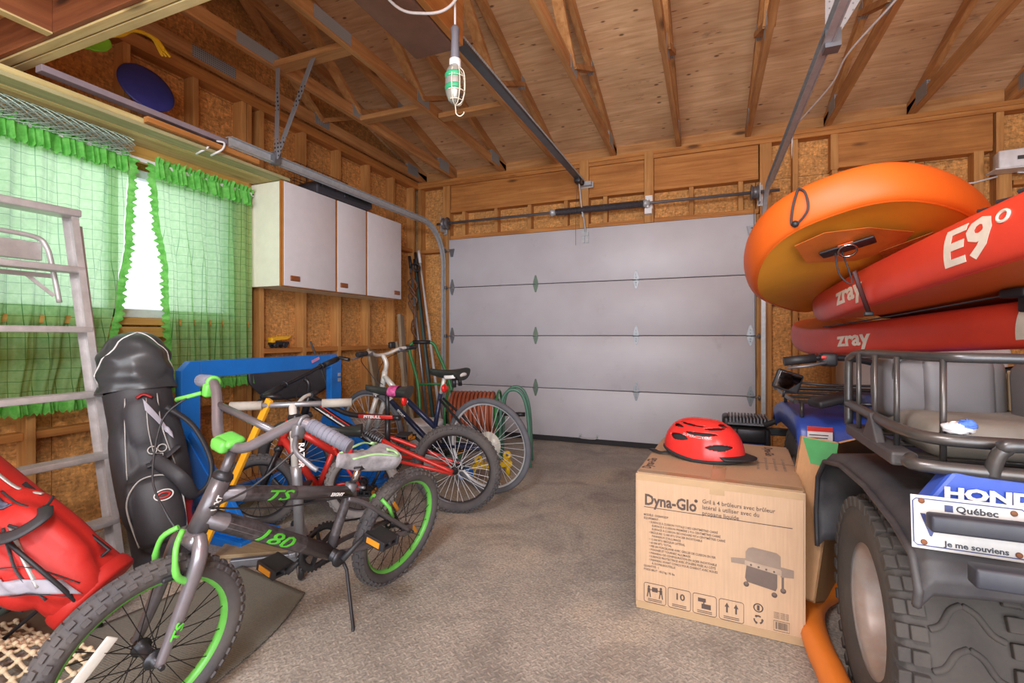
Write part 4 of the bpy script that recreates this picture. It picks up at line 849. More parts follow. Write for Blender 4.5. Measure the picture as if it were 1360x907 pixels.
# bungee loop on the rail
import mathutils
def railp(t, an, out=.004): x, y = bout(t, 2.02, .445); p = bpos(t, 2.02, .445, .03-.03*math.cos(an), .067*math.sin(an)); n = Vector((x/1.0, y*2.2, 0)).normalized(); return p+n*(out+.006*math.cos(an))
tb_ = R(175)
bl = MB().tube(crv([railp(tb_, 1.2), railp(tb_+.03, .5), railp(tb_+.02, -.4), railp(tb_-.05, -.9), railp(tb_-.09, -.8), railp(tb_-.05, 0), railp(tb_-.01, .8), railp(tb_, 1.2)], 5), .004, 6).build('bungee_loop', BUNGEE, b1)
MB().ball(railp(tb_-.07, -.9), .012, 10, 6).build('cord_lock', BLACK, bl)
# straps
sp = thing('cargo_strap', 'grey webbing strap with black buckle lying between the red boards', 'strap', (.7, 2.0, 1.15))
M3 = root_matrix(b3); path = crv([M3 @ Vector(p) for p in ((.55, .355, .078), (.3, .362, .080), (0, .365, .084), (-.3, .36, .092), (-.6, .35, .10), (-.8, .30, .10))], 6)
MB().tube(path, .026, 4, flat=(1.0, .1), up=(0, -.3, .95)).build('webbing', mat('grey_webbing', '#55565c', .8), sp, world=True)
c_ = M3 @ Vector((-.60, .37, .095)); MB().rbox(c_, (.10, .09, .03), .008, (0, 0, 15)).rbox(c_+Vector((-.01, -.03, -.03)), (.03, .05, .06), .006, (0, 0, 15)).build('buckle', BLACK, sp, world=True)
hs = thing('hanging_strap', 'thin black tether hanging from the orange board to the lower board', 'strap', (.5, 2.1, 1.15))
MB().tube([(.50, 2.12, 1.30), (.53, 2.16, 1.23), (.565, 2.2, 1.15)], .008, 6, flat=(1, .25), up=(0, 1, 0)).build('tether', mat('tether', '#4a2a2a', .6), hs, world=True)
MB().rbox((.565, 2.2, 1.145), (.03, .012, .016), .004).build('tether_hook', BLACK, hs, world=True)

# ================================================================== quad bike
DUSTB = mat('dusty_black_plastic', '#37363b', .6, dirt='#6b665f', dirt_amt=.4); QBLUE = mat('quad_blue', '#2f4fae', .35, var=.1, dirt='#77756f', dirt_amt=.15); QNAVY = mat('quad_navy', '#343c66', .5, dirt='#77756f', dirt_amt=.4)
RACKM = mat('rack_tube', '#4c4d50', .35, .6, dirt='#87796a', dirt_amt=.4); VINYLG = mat('grey_vinyl', '#5a585d', .5, var=.1, scale=3, dirt='#6a6252', dirt_amt=.6); RIMW = mat('rim_painted', '#a3a09d', .4, .15, scale=18, dirt='#a46a3a', dirt_amt=.55)
QTYRE = mat('quad_tyre', '#3e3b3a', .9, dirt='#655c52', dirt_amt=.45, bump=.5, scale=8)
q = thing('quad_bike', 'blue quad bike with rear rack and grey trunk seats under the boards', 'quad bike', (.88, 2.2, 0))
def qwheel(x0, x1, y, r, rr, sg):
    """x0 outer face, x1 inner face"""
    w = abs(x1-x0); xc = (x0+x1)/2; hw = w/2
    prof = [(rr, -hw*.86), (rr+.02, -hw*.94), (r*.80, -hw*1.0), (r*.92, -hw*.97), (r*.97, -hw*.86), (r*.985, -hw*.5), (r*.99, 0), (r*.985, hw*.5), (r*.97, hw*.86), (r*.92, hw*.97), (r*.80, hw), (rr+.02, hw*.94), (rr, hw*.86)]
    m = MB().lathe(prof, (xc, y, r), (1, 0, 0), 64)
    n = 38
    for i in range(n):
        for (off, xs, wd, tw, rad, hh) in ((0, -.90, .16, 0, .945, .03), (0, -.68, .2, 0, .975, .032), (0, .68, .2, 0, .975, .032), (0, .90, .16, 0, .945, .03)):
            if abs(xs) < .5 and i % 2: continue
            t = 2*PI*(i+off)/n; c = Vector((xc+xs*hw, y+r*rad*math.cos(t), r+r*rad*math.sin(t)))
            rd = Vector((0, math.cos(t), math.sin(t))); tn = Vector((0, -math.sin(t), math.cos(t))); ax = Vector((1, 0, 0))
            K = Matrix((ax, tn, rd)).transposed() @ Matrix.Rotation(R(tw*sg), 3, 'Z')
            L = 2*PI*r/n*(.62 if abs(xs) > .5 else 1.15); m.box(c, (wd*w*.62, L, hh), M=K)
    for i in range(22):
        t = 2*PI*i/22
        def cp(xs, dt): return Vector((xc+xs*hw, y+r*.988*math.cos(t+dt), r+r*.988*math.sin(t+dt)))
        for sx_ in (-1, 1): m.tube(crv([cp(0, 0), cp(sx_*.18, .05), cp(sx_*.34, .16), cp(sx_*.52, .20)], 3), .008, 6)
    t_ = m.build('tyre', QTYRE, q, .003, world=True)
    s = -1 if x0 < x1 else 1
    MB().lathe([(rr+.012, hw*.90), (rr+.014, hw*.82), (rr, hw*.78), (rr-.012, hw*.70), (rr-.022, hw*.55), (rr-.026, hw*.1), (rr-.03, -hw*.5), (rr*.66, -hw*.62), (rr*.55, -hw*.55), (rr*.42, -hw*.55), (rr*.3, -hw*.45), (.0, -hw*.45)], (xc, y, r), (s, 0, 0), 48).build('wheel_rim', RIMW, t_, world=True)
    hc = MB().lathe([(.05, -hw*.5), (.05, -hw*.2), (.035, -hw*.1), (0, -hw*.1)], (xc, y, r), (s, 0, 0), 20)
    for i in range(4): hc.cyl((xc-s*hw*.5, y+.07*math.cos(PI/2*i), r+.07*math.sin(PI/2*i)), (xc-s*hw*.4, y+.07*math.cos(PI/2*i), r+.07*math.sin(PI/2*i)), .01, 8)
    hc.build('hub_and_nuts', GREYM, t_, world=True)
qwheel(.395, .65, 1.62, .30, .172, 1); qwheel(1.37, 1.115, 1.62, .30, .172, -1); qwheel(.40, .60, 2.86, .29, .15, 1); qwheel(1.36, 1.16, 2.86, .29, .15, -1)
for s in (1, -1):
    X = lambda x: .88+s*(x-.88)
    def ff(u, v):
        # u across (outer lip to inner), v around the wheel arch
        pts = [(2.02, .33), (2.04, .45), (2.01, .58), (1.9, .662), (1.7, .70), (1.45, .708), (1.25, .69), (1.15, .665), (1.12, .61), (1.13, .575)]
        k = v*(len(pts)-1); i = min(int(k), len(pts)-2); f = k-i; y = pts[i][0]*(1-f)+pts[i+1][0]*f; z = pts[i][1]*(1-f)+pts[i+1][1]*f
        x = .365+u*.33; dz = -.028 if u < .04 else (.0 if u < .9 else .03)
        return Vector((X(x), y, z+dz+(.03*u)))
    MB().grid(ff, 14, 36).build('rear_fender', DUSTB, q, 0, True, .007)
    MB().tube([ff(0, i/36)+Vector((0, 0, .004)) for i in range(37)], .008, 6).build('fender_lip', DUSTB, q, world=True)
    # front fender
    def fg(u, v):
        pts = [(2.46, .44), (2.47, .55), (2.50, .655), (2.56, .69), (2.8, .70), (3.1, .69), (3.3, .64), (3.38, .55)]
        k = v*(len(pts)-1); i = min(int(k), len(pts)-2); f = k-i; y = pts[i][0]*(1-f)+pts[i+1][0]*f; z = pts[i][1]*(1-f)+pts[i+1][1]*f
        side = max(0, .2-u)/.2; x = .372+max(0, u-.2)/.8*.30+.012*side; z -= .11*side**1.5 if .2 < v < .9 else 0
        return Vector((X(x), y+.05*side*(1 if v < .3 else 0), z))
    fd = MB().grid(fg, 12, 24).build('front_fender', QBLUE, q, 0, True, .006)
    if s > 0:
        lb_ = MB().bb((.405, 2.448, .50), (.50, 2.452, .665)).build('warning_label', WHITE, fd, world=True)
        MB().bb((.405, 2.4455, .645), (.50, 2.448, .665)).build('label_header', mat('label_red', '#c9322c', .5), lb_ if False else fd, world=True)
        m = MB()
        for i in range(10): m.bb((.412, 2.4465, .512+i*.0128), (.49-.02*random.random(), 2.4478, .516+i*.0128))
        m = m.build('label_print', mat('print_grey', '#4a4644', .6), fd, world=True); m['kind'] = 'stuff'
        MB().bb((.415, 2.43, .38), (.47, 2.455, .50)).build('mud_guard', BLACK, q, .01, world=True)
# body between the fenders
MB().prism([(1.2, .66), (1.3, .72), (2.0, .72), (2.2, .66), (2.45, .66), (2.6, .80), (2.9, .78), (3.3, .66), (3.3, .45), (2.4, .30), (1.7, .34), (1.25, .5)], .46, (.65, 0, 0), (0, 1, 0), (0, 0, 1)).build('body', QNAVY, q, .02, world=True)
MB().rbox((.88, 2.05, .80), (.30, .62, .14), .05).build('rider_seat', BLACK, q, world=True)
MB().rbox((.88, 2.55, .84), (.30, .38, .16), .06).build('fuel_tank', QBLUE, q, world=True)
MB().cyl((.62, 1.62, .30), (1.14, 1.62, .30), .045, 14).rbox((.80, 1.60, .30), (.16, .16, .18), .04).cyl((.655, 1.62, .3), (.70, 1.62, .3), .09, 20).build('rear_axle', mat('cast_grey', '#7a756e', .7, .3, dirt='#5a4a3a', dirt_amt=.7), q, world=True)
MB().cyl((.68, 1.36, .24), (.70, 1.62, .30), .02, 8).cyl((.82, 1.2, .44), (.82, 1.62, .34), .02, 8).build('swing_link', RUST, q, world=True)
MB().rbox((.88, 2.3, .38), (.32, .6, .26), .05).build('engine', GREYM, q, world=True)
for s in (.60, 1.16): MB().rbox((s, 2.22, .27), (.14, .36, .03), .012).build('footwell', DUSTB, q, world=True)
# tail: blue panel with the maker's name, plate, bars
MB().prism([(.385, .715), (1.37, .715), (1.37, .80), (.44, .80)], .05, (0, 1.235, 0), (1, 0, 0), (0, 0, 1)).build('tail_panel', QBLUE, q, .008, world=True)
text_mb('HONDA', .029, frame((.424, 1.181, .7475), (1, 0, 0), (0, 0, 1)), .001, 'LEFT', 1.5, 0, .0014).build('maker_lettering', DECW, q, world=True)
PW = mat('plate_white', '#c6c4c2', .4, dirt='#8b8378', dirt_amt=.3); PBL = mat('plate_blue', '#37406e', .5)
pf = frame((.352, 1.112, .668), (1, -.02, -.01), (0, .12, 1))
def pbox(m, a, b, z0, z1): m.bb((a[0], a[1], z0), (b[0], b[1], z1)); return m
pl = MB().rbox((.0825, .048, 0), (.165, .096, .002), .001).xf(pf).build('licence_plate', PW, q, world=True)
MB().tube([(.008, .006, .0016), (.157, .006, .0016), (.162, .011, .0016), (.162, .085, .0016), (.157, .09, .0016), (.008, .09, .0016), (.003, .085, .0016), (.003, .011, .0016)], .0012, 4, closed=True).xf(pf).build('plate_border', PBL, pl, world=True)
text_mb('Québec', .016, pf @ Matrix.Translation((.066, .072, .0014)), .0003, 'LEFT', 1.15, 0, .0004).build('plate_lettering', mat('plate_ink', '#33343c', .5), pl, world=True)
pbox(MB(), (.05, .071), (.062, .083), .001, .0018).xf(pf).build('plate_flag', PBL, pl, world=True)
text_mb('V', .052, pf @ Matrix.Translation((.016, .026, .0014)), .0003, 'LEFT', .8, 0, .002).build('plate_number', PBL, pl, world=True)
text_mb('Je me souviens', .0135, pf @ Matrix.Translation((.048, .0095, .0014)), .0003, 'LEFT', 1.1, 0, .0004).build('plate_motto', mat('plate_ink', '#33343c', .5), pl, world=True)
for c in ((.146, .082), (.018, .012), (.150, .012), (.016, .086)): MB().lathe([(.005, .0012), (.005, .003), (.003, .004), (0, .004)], (c[0], c[1], 0), (0, 0, 1), 12).xf(pf).build('plate_bolt', RUST, pl, world=True)
BAR = mat('bar_slate', '#2f323d', .5, .1, dirt='#5f5a52', dirt_amt=.25)
MB().rbox((.82, 1.078, .729), (.91, .03, .030), .005).build('rear_bar', BAR, q, world=True); MB().rbox((.87, 1.04, .660), (.92, .035, .034), .005).build('rear_bar', BAR, q, world=True)
for x in (.62, 1.2): MB().bb((x, 1.06, .66), (x+.03, 1.24, .735)).build('bar_bracket', BLACK, q, world=True)
# rear rack basket
def rail(z, pts, r, name='rack_rail'): return MB().tube(crv(pts, 6), r, 10).build(name, RACKM, q, world=True)
TZ = 1.012
MB().tube(crv([(.385, 1.69, .80), (.385, 1.69, .97), (.387, 1.67, 1.0), (.40, 1.62, TZ), (.42, 1.42, TZ+.003), (.45, 1.29, TZ+.004), (.53, 1.24, TZ+.004), (.9, 1.235, TZ), (1.25, 1.24, TZ), (1.33, 1.30, TZ), (1.36, 1.6, TZ), (1.375, 1.67, 1.0), (1.375, 1.69, .97), (1.375, 1.69, .80)], 6), .0105, 10).build('rack_top_rail', RACKM, q, world=True)
rail(.85, [(.385, 1.69, .862), (.39, 1.5, .858), (.40, 1.32, .852), (.44, 1.24, .85), (.56, 1.215, .852)], .0125, 'rack_lower_rail')
rail(.85, [(.50, 1.19, .795), (.503, 1.185, .825), (.515, 1.18, .848), (.55, 1.175, .858), (.9, 1.175, .86), (1.25, 1.18, .858), (1.3, 1.19, .82), (1.3, 1.19, .79)], .013, 'rack_grab_bar')
rail(.79, [(.40, 1.27, .80), (.43, 1.2, .80), (.9, 1.18, .80), (1.33, 1.2, .80)], .013, 'rack_base_rail')
for x, y in ((.388, 1.60), (.396, 1.49), (.41, 1.385), (.455, 1.27), (.60, 1.237), (.78, 1.236), (.96, 1.236), (1.14, 1.236), (1.345, 1.45)): MB().cyl((x, y, .80), (x, y, TZ), .006, 8).build('rack_upright', RACKM, q, world=True)
MB().beam((.40, 1.68, .79), (.40, 1.30, .79), .05, .03).build('rack_side_plate', DUSTB, q, .006, world=True)
MB().prism([(1.52, .80), (1.46, .87), (1.40, .80)], .02, (.375, 0, 0), (0, 1, 0), (0, 0, 1)).build('gusset_plate', DUSTB, q, .004, world=True)
for y in (1.35, 1.5, 1.65): MB().cyl((.4, y, .79), (1.36, y, .79), .009, 8).build('rack_cross_bar', RACKM, q, world=True)
# trunk seat with two worn backrests
MB().rbox((.86, 1.50, .835), (.84, .40, .08), .03).build('trunk_box', mat('trunk_grey', '#75716c', .55, dirt='#7d7462', dirt_amt=.5), q, world=True)
MB().rbox((.55, 1.585, .925), (.26, .13, .165), .035, (-4, 0, 6), 4).build('left_cushion', VINYLG, q, world=True)
MB().rbox((.575, 1.535, .925), (.15, .05, .16), .022, (-4, 0, 6), 4).build('cushion_pad', VINYLG, q, world=True)
MB().rbox((.87, 1.47, .925), (.40, .16, .17), .04, (-5, 0, 2), 4).build('right_cushion', VINYLG, q, world=True)
MB().bb((.685, 1.54, .875), (.715, 1.57, .975)).build('hinge_post', mat('bare_wood_post', '#b99c78', .8), q, .004, world=True)
MB().tube(crv([(.45, 1.53, .87), (.447, 1.515, .99), (.50, 1.51, 1.004)], 4), .005, 6).build('cushion_piping', DUSTB, q, world=True)
# front: rack, bars, mirror
MB().tube(crv([(.37, 2.50, .765), (.36, 2.62, .765), (.37, 3.05, .765), (.45, 3.15, .765), (1.31, 3.15, .765), (1.39, 3.05, .765), (1.40, 2.62, .765), (1.39, 2.5, .765)], 5), .011, 8).build('front_rack_rail', RACKM, q, world=True)
for y in (2.55, 2.75, 2.95): MB().cyl((.36, y, .76), (1.40, y, .76), .008, 8).build('front_rack_bar', RACKM, q, world=True)
for x in (.40, 1.36):
    for y in (2.55, 3.05): MB().cyl((x, y, .69), (x, y, .76), .009, 8).build('rack_foot', RACKM, q, world=True)
MB().tube(crv([(.30, 2.30, .955), (.43, 2.31, .972), (.56, 2.34, .965), (.70, 2.42, .93), (.80, 2.45, .91), (.96, 2.45, .91), (1.06, 2.42, .93), (1.20, 2.34, .965), (1.33, 2.31, .972), (1.46, 2.30, .955)], 5), .0125, 10).build('handlebar', BLKP, q, world=True)
for s in (0, 1):
    X = (lambda x: x) if s == 0 else (lambda x: 1.76-x)
    MB().cyl((X(.295), 2.30, .954), (X(.41), 2.308, .970), .019, 12).build('hand_grip', BLACK, q, world=True)
    MB().rbox((X(.455), 2.31, .965), (.06, .06, .055), .012).build('switch_box', BLACK, q, world=True)
    MB().tube([(X(.44), 2.26, .955), (X(.37), 2.245, .94), (X(.30), 2.25, .93)], .006, 7).build('brake_lever', GREYM, q, world=True)
MB().rbox((.434, 2.275, .975), (.018, .006, .012), .002).build('kill_switch', mat('label_red', '#c9322c', .5), q, world=True)
mr = MB().rbox((.316, 2.35, .868), (.105, .02, .085), .02, (0, 18, 4), 3).build('mirror', BLACK, q, world=True)
MB().rbox((.317, 2.336, .868), (.09, .004, .07), .002, (10, 18, 14), 2).build('mirror_glass', mat('mirror_glass', '#8f8684', .12, 1., var=.02), mr, world=True)
MB().tube([(.366, 2.355, .862), (.46, 2.36, .855), (.62, 2.38, .855), (.68, 2.42, .93)], .006, 8).cyl((.305, 2.35, .83), (.30, 2.36, .80), .005, 6).build('mirror_stalk', BLACK, q, world=True)
MB().rbox((.5, 2.43, .79), (.18, .1, .035), .012, (0, -14, 20)).build('dash_cowl', BLACK, q, world=True)
# rag on the rack, tool stuck in it
rg = thing('rag', 'crumpled white and blue rag on the rear rack tube', 'rag', (.462, 1.3, .868))
for i, (c, r, m) in enumerate((((.47, 1.245, .874), (.028, .02, .012), WHITE), ((.483, 1.24, .882), (.016, .014, .010), mat('rag_blue', '#4a6fc0', .8)))):
    mb = MB().ball(c, r, 18, 12)
    for v in mb.v: v += Vector((random.uniform(-1, 1), random.uniform(-1, 1), random.uniform(-1, 1)))*.0025
    mb.build('rag_fold', m, rg, world=True)
# ================================================================== things round the quad bike
fz = thing('chest_freezer', 'white chest freezer against the back wall behind the quad bike', 'freezer', (1.4, 4.38, 0))
FZ = mat('freezer_enamel', '#d9d2d4', .35, var=.03)
MB().rbox((1.39, 4.38, .46), (.84, .56, .88), .02).build('freezer_body', FZ, fz, world=True); MB().rbox((1.39, 4.375, .945), (.86, .58, .08), .025).build('freezer_lid', FZ, fz, world=True)
MB().rbox((1.39, 4.08, .93), (.16, .02, .03), .008).build('lid_handle', GREYM, fz, world=True)
en = thing('snow_blower', 'black and blue small engine machine behind the cardboard grill box', 'machine', (.22, 3.55, 0))
MB().rbox((.25, 3.56, .40), (.24, .26, .14), .02).build('engine_block', BLACK, en, world=True)
gm = MB()
for i in range(12): gm.bb((.13+i*.02, 3.42, .50), (.14+i*.02, 3.66, .535))
gm.bb((.12, 3.42, .49), (.37, 3.66, .503)).build('cooling_grille', GREYM, en, world=True)
MB().rbox((.255, 3.42, .425), (.17, .03, .09), .012).build('cover_plate', DKMET, en, world=True)
MB().bb((.17, 3.405, .345), (.33, 3.43, .375)).build('blue_stripe', mat('engine_blue', '#2c4a8e', .5), en, world=True)
MB().cyl((.10, 3.44, .44), (.02, 3.36, .405), .009, 10).cyl((.03, 3.37, .41), (.01, 3.35, .40), .014, 10).build('crank_handle', CHROME, en, world=True)
MB().rbox((.115, 3.58, .44), (.05, .18, .18), .02).build('recoil_cover', DKMET, en, world=True)
MB().bb((.36, 3.45, .43), (.48, 3.5, .475)).cyl((.33, 3.4, .5), (.45, 3.36, .57), .018, 8).build('chute_arm', BLACK, en, .006, world=True)
MB().bb((.08, 3.42, .26), (.42, 3.7, .31)).bb((.1, 3.44, .05), (.14, 3.68, .27)).bb((.36, 3.44, .05), (.40, 3.68, .27)).build('machine_frame', DKMET, en, .006, world=True)
for x in (.07, .43): MB().torus((x, 3.56, .11), (1, 0, 0), .08, .03, 28, 8).cyl((x-.03, 3.56, .11), (x+.03, 3.56, .11), .06, 14).build('machine_wheel', RUBBER, en, world=True)
oh = thing('orange_hose', 'thick orange corrugated hose on the floor beside the quad tyre', 'hose', (.36, 1.95, 0))
MB().tube(crv([(.50, 2.32, .045), (.45, 2.25, .045), (.39, 2.16, .045), (.352, 2.05, .045), (.337, 1.92, .045), (.337, 1.80, .045), (.343, 1.72, .045), (.345, 1.60, .045), (.335, 1.45, .045), (.30, 1.35, .045)], 8), .042, 14).build('hose_tube', mat('hose_orange', '#e8812c', .45, var=.06, scale=5), oh, world=True)
em = thing('wall_lamp_unit', 'white boxed emergency light mounted high on the back wall', 'lamp', (2.05, 4.66, 2.30))
MB().rbox((2.12, 4.63, 2.345), (.30, .12, .13), .008, (0, 0, -6)).build('lamp_housing', WHITE, em, world=True)
MB().bb((1.93, 4.55, 2.265), (2.3, 4.69, 2.275)).build('lamp_flap', WHITE, em, .002, world=True)
MB().bb((2.06, 4.562, 2.33), (2.22, 4.568, 2.355)).build('lamp_label', mat('print_grey', '#4a4644', .6), em, world=True)
MB().tube(crv([(2.1, 4.66, 2.26), (2.22, 4.64, 2.22), (2.3, 4.64, 2.08), (2.28, 4.66, 1.9)], 6), .006, 6).build('lamp_cord', WHITE, em, world=True)
wc = tag(MB().tube(crv([(.66, 4.62, 2.80), (.665, 4.70, 2.72), (.672, 4.74, 2.6), (.69, 4.72, 2.5), (.70, 4.74, 2.3), (.69, 4.76, 1.9)], 6), .006, 6).build('electric_cable', WHITE), 'white electric cable stapled down the back wall beside the right track', 'cable')
tag(MB().tube(crv([(1.0, 2.1, 2.80), (.93, 2.9, 2.80), (.80, 3.5, 2.795), (.79, 3.9, 2.795), (.68, 4.5, 2.795), (.66, 4.62, 2.795)], 6), .006, 6).build('electric_cable', WHITE), 'white electric cable running along the underside of the roof trusses', 'cable')
tag(MB().tube([(1.38, 4.69, 2.18), (1.62, 4.69, 2.205), (1.86, 4.69, 2.22), (2.0, 4.69, 2.25)], .007, 6).build('electric_cable', WHITE), 'white electric cable across the studs above the boards', 'cable')
# ================================================================== grill carton with a helmet on top
def card(name, c):
    k = NT(name); v = k.coord((1, 1, 1)); n = k.noise(v, 4, 5, .6); f = k.noise(k.coord((140, 140, 6)), 1.0, 2)
    o = k.ramp(n, [(.3, tuple(x*.86 for x in lin(c))), (.7, lin(c))]); o = k.mix(.15, o, k.ramp(f, [(.3, (.3,)*3), (.7, (.7,)*3)]), 'OVERLAY')
    st = k.noise(v, 2.3, 6, .7); o = k.mix(k.ramp(st, [(.6, (0, 0, 0)), (.75, (.4,)*3)]), o, tuple(x*.6 for x in lin(c)))
    k.col(o); k.bump(k.noise(v, 9, 3), .25, .004); return k.set(.65)
CARD = card('kraft_carton', '#c6a484'); CARD2 = card('brown_carton', '#b98a5c'); INK = mat('brown_ink', '#54453f', .7, var=.05); TAPE = mat('clear_tape', '#d9b88f', .18, var=.05)
TAPE.node_tree.nodes['Principled BSDF'].inputs['Alpha'].default_value = .55
BW, BD, BH = .572, .73, .53
cx = thing('grill_carton', 'large Dyna-Glo grill carton standing on the floor', 'box', (-.262, 1.93, 0), (0, 0, math.degrees(math.atan2(-.061, .998))))
def carton(u, v):
    return 0
m = MB()
bmx = bmesh.new(); bmesh.ops.create_cube(bmx, size=1); bmesh.ops.scale(bmx, vec=(BW, BD, BH), verts=bmx.verts); bmesh.ops.bevel(bmx, geom=list(bmx.edges), offset=.007, segments=2, affect='EDGES')
m.bmadd(bmx, (BW/2, BD/2, BH/2), None, False).build('carton_body', CARD, cx)
FR = frame((0, -.0004, 0), (1, 0, 0), (0, 0, 1))     # front face: x right, y up
TP = frame((0, 0, BH+.0004), (1, 0, 0), (0, 1, 0))
MB().bb((.005, -.0012, BH-.03), (BW-.005, .0, BH-.004)).bb((.005, .0, BH), (BW-.005, .045, BH+.001)).build('packing_tape', TAPE, cx)
MB().bb((BW*.47, .0, BH), (BW*.47+.05, BD, BH+.0012)).bb((BW*.47, -.0009, BH-.05), (BW*.47+.05, .0, BH-.002)).build('packing_tape', TAPE, cx)
MB().bb((.004, -.001, .002), (BW-.004, .0, .03)).build('packing_tape', TAPE, cx)
MB().bb((.0, BD*.5-.001, BH), (BW, BD*.5+.001, BH+.0008)).build('flap_seam', INK, cx)
def ptxt(s, x, y, size, sx=1., bold=0., M=FR, name='lettering'): return text_mb(s, size, M @ Matrix.Translation((x, y, 0)), .0003, 'LEFT', sx, 0, bold).build(name, INK, cx)
ptxt('Dyna-Glo', .034, .408, .058, .83, .0018)
MB().lathe([(.0, 0), (.006, 0), (.006, .0006), (0, .0006)], (.222, .4475, 0), (0, 0, 1), 12).xf(FR).build('flame_mark', INK, cx)
for i, t in enumerate(('Gril à 4 brûleurs avec brûleur', 'latéral à utiliser avec du', 'propane liquide')): ptxt(t, .243, .443-i*.0215, .0212, .93, .0002)
MB().bb((.033, -.0008, .3975), (.533, .0, .400)).build('rule_line', INK, cx)
lines = [(0, 'MODÈLE : DGB495SDP'), (0, 'ÉQUIPEMENT :'), (1, '• SURFACE À CUISSON TOTALE 3 852 CENTIMÈTRES CARRÉ'), (2, 'SURFACE À CUISSON PREMIÈRE 2 916 CENTIMÈTRES CARRÉ'), (2, 'SURFACE À CUISSON SECONDAIRE 937,4 CENTIMÈTRES CARRÉ'), (1, '• BRÛLEURS 12 000 BTU D\'ACIER INOXYDABLE'), (2, 'PANNEAUX D\'ALLUMAGE'), (1, '• 12 000 BTU BRÛLEUR LATÉRAL'), (1, '• 60 000 BTU TOTAL'), (1, '• FER EN PORCELAINE AVEC GRILLES DE CUISSON EN FER'), (1, '• POIGNÉE ET TOURNEZ ALLUMAGE'), (1, '• PANNEAU DE CONFIGURATION EN ACIER INOXYDABLE'), (1, '• SURFACE PROTECTRICE AVEC ÉTAGÈRE FIXÉE AU CÔTÉ'), (1, '• PANNEAU AVANT CONÇU POUR CHARIOT AVEC ROUES'), (2, 'À OUVRE-BOUTEILLE'), (0, 'QUANTITÉ : 1'), (0, 'POIDS BRUT : 43,0 kg / 95 lbs')]
for i, (k, t) in enumerate(lines): ptxt(t, .032+(.02, .02, .03)[k]*(k > 0), .365-i*.0132, .0112, .82, .0002)
def rrect(x0, y0, x1, y1, r=.008): 
    p = []
    for cx_, cy_, a in ((x1-r, y1-r, 0), (x0+r, y1-r, 90), (x0+r, y0+r, 180), (x1-r, y0+r, 270)):
        for k in range(4): p.append((cx_+r*math.cos(R(a+30*k)), cy_+r*math.sin(R(a+30*k)), .0003))
    return p
for i, x0 in enumerate((.033, .122, .211, .301)):
    f = MB().tube(rrect(x0, .032, x0+.081, .106), .0011, 4, closed=True).xf(FR).build('icon_frame', INK, cx)
    m = MB()
    if i == 0:
        for s, xx in ((1, x0+.018), (-1, x0+.063)):
            m.lathe([(0, 0), (.0045, 0), (.0045, .0006), (0, .0006)], (xx, .092, 0), (0, 0, 1), 10); m.bb((xx-.005, .07, 0), (xx+.005, .087, .0006)); m.beam((xx, .08, .0003), (xx+s*.016, .083, .0003), .003, .0006); m.beam((xx-.003, .072, .0003), (xx-.006, .053, .0003), .004, .0006); m.beam((xx+.003, .072, .0003), (xx+.006, .053, .0003), .004, .0006)
        m.bb((x0+.03, .075, 0), (x0+.051, .092, .0006))
    elif i == 2:
        m.bb((x0+.018, .078, 0), (x0+.045, .092, .0006)); m.bb((x0+.036, .07, 0), (x0+.04, .08, .0006)); m.bb((x0+.03, .054, 0), (x0+.062, .072, .0006))
    elif i == 3:
        for xx in (x0+.026, x0+.056): m.bb((xx-.003, .06, 0), (xx+.003, .08, .0006)); m.add([Vector((xx-.008, .08, .0006)), Vector((xx+.008, .08, .0006)), Vector((xx, .096, .0006))], [(0, 1, 2)])
    for k in range(2): m.bb((x0+.015, .0385+k*.006, 0), (x0+.066, .041+k*.006, .0005))
    m.xf(FR).build('icon_print', INK, f)
    if i == 1: ptxt('10', x0+.024, .066, .034, 1.1, .0008, name='icon_number')
MB().torus((.428, .101, .0003), (0, 0, 1), .014, .002, 20, 4).bb((.424, .092, 0), (.432, .11, .0006)).xf(FR).build('certification_mark', INK, cx); 
m = MB()
for k in range(3):
    a = R(90+120*k); m.tube([(.428+.013*math.cos(a+d*.3), .06+.013*math.sin(a+d*.3), .0003) for d in range(-2, 4)], [.003]*4+[.005, .0005], 4)
m.xf(FR).build('recycling_mark', INK, cx)
m = MB().tube([(.476, .036, .0003), (.524, .036, .0003), (.524, .07, .0003), (.476, .07, .0003)], .0008, 4, closed=True)
x = .481
while x < .519: w = random.choice((.001, .0018, .0026)); m.bb((x, .042, 0), (x+w, .066, .0006)); x += w+random.choice((.0012, .002))
m.xf(FR).build('barcode', INK, cx)
for k in range(4): ptxt('MODÈLE / MODEL DGB', .476, .096-k*.006, .0055, .8)
# printed picture of the grill, flat ink shapes
G1 = mat('print_grey_dark', '#6b5c54', .7); G2 = mat('print_grey_mid', '#8d7a6c', .7); G3 = mat('print_grey_light', '#a8927f', .7)
def poly(name, pts, m, z=.0005, par=None): 
    k = MB(); k.add([FR @ Vector((a, b, z)) for a, b in pts], [list(range(len(pts)))]); return k.build(name, m, par or cx, solid=.0004)
gp = poly('grill_picture', [(.392, .255), (.386, .20), (.392, .186), (.482, .172), (.487, .185), (.487, .245)], G1)
poly('grill_lid', [(.388, .262), (.388, .292), (.396, .306), (.41, .312), (.485, .305), (.497, .296), (.498, .25)], G2, .0008, gp)
poly('grill_panel', [(.385, .262), (.50, .247), (.50, .229), (.385, .245)], G3, .001, gp)
poly('grill_shelf', [(.340, .262), (.388, .268), (.388, .246), (.341, .245)], G2, .0009, gp); poly('grill_shelf', [(.497, .259), (.537, .255), (.537, .228), (.497, .224)], G2, .0009, gp)
for k in range(4): MB().lathe([(0, 0), (.0035, 0), (.0035, .0004), (0, .0004)], (.405+k*.024, .2485-k*.0032, .0012), (0, 0, 1), 10).xf(FR).build('grill_knob', G1, gp)
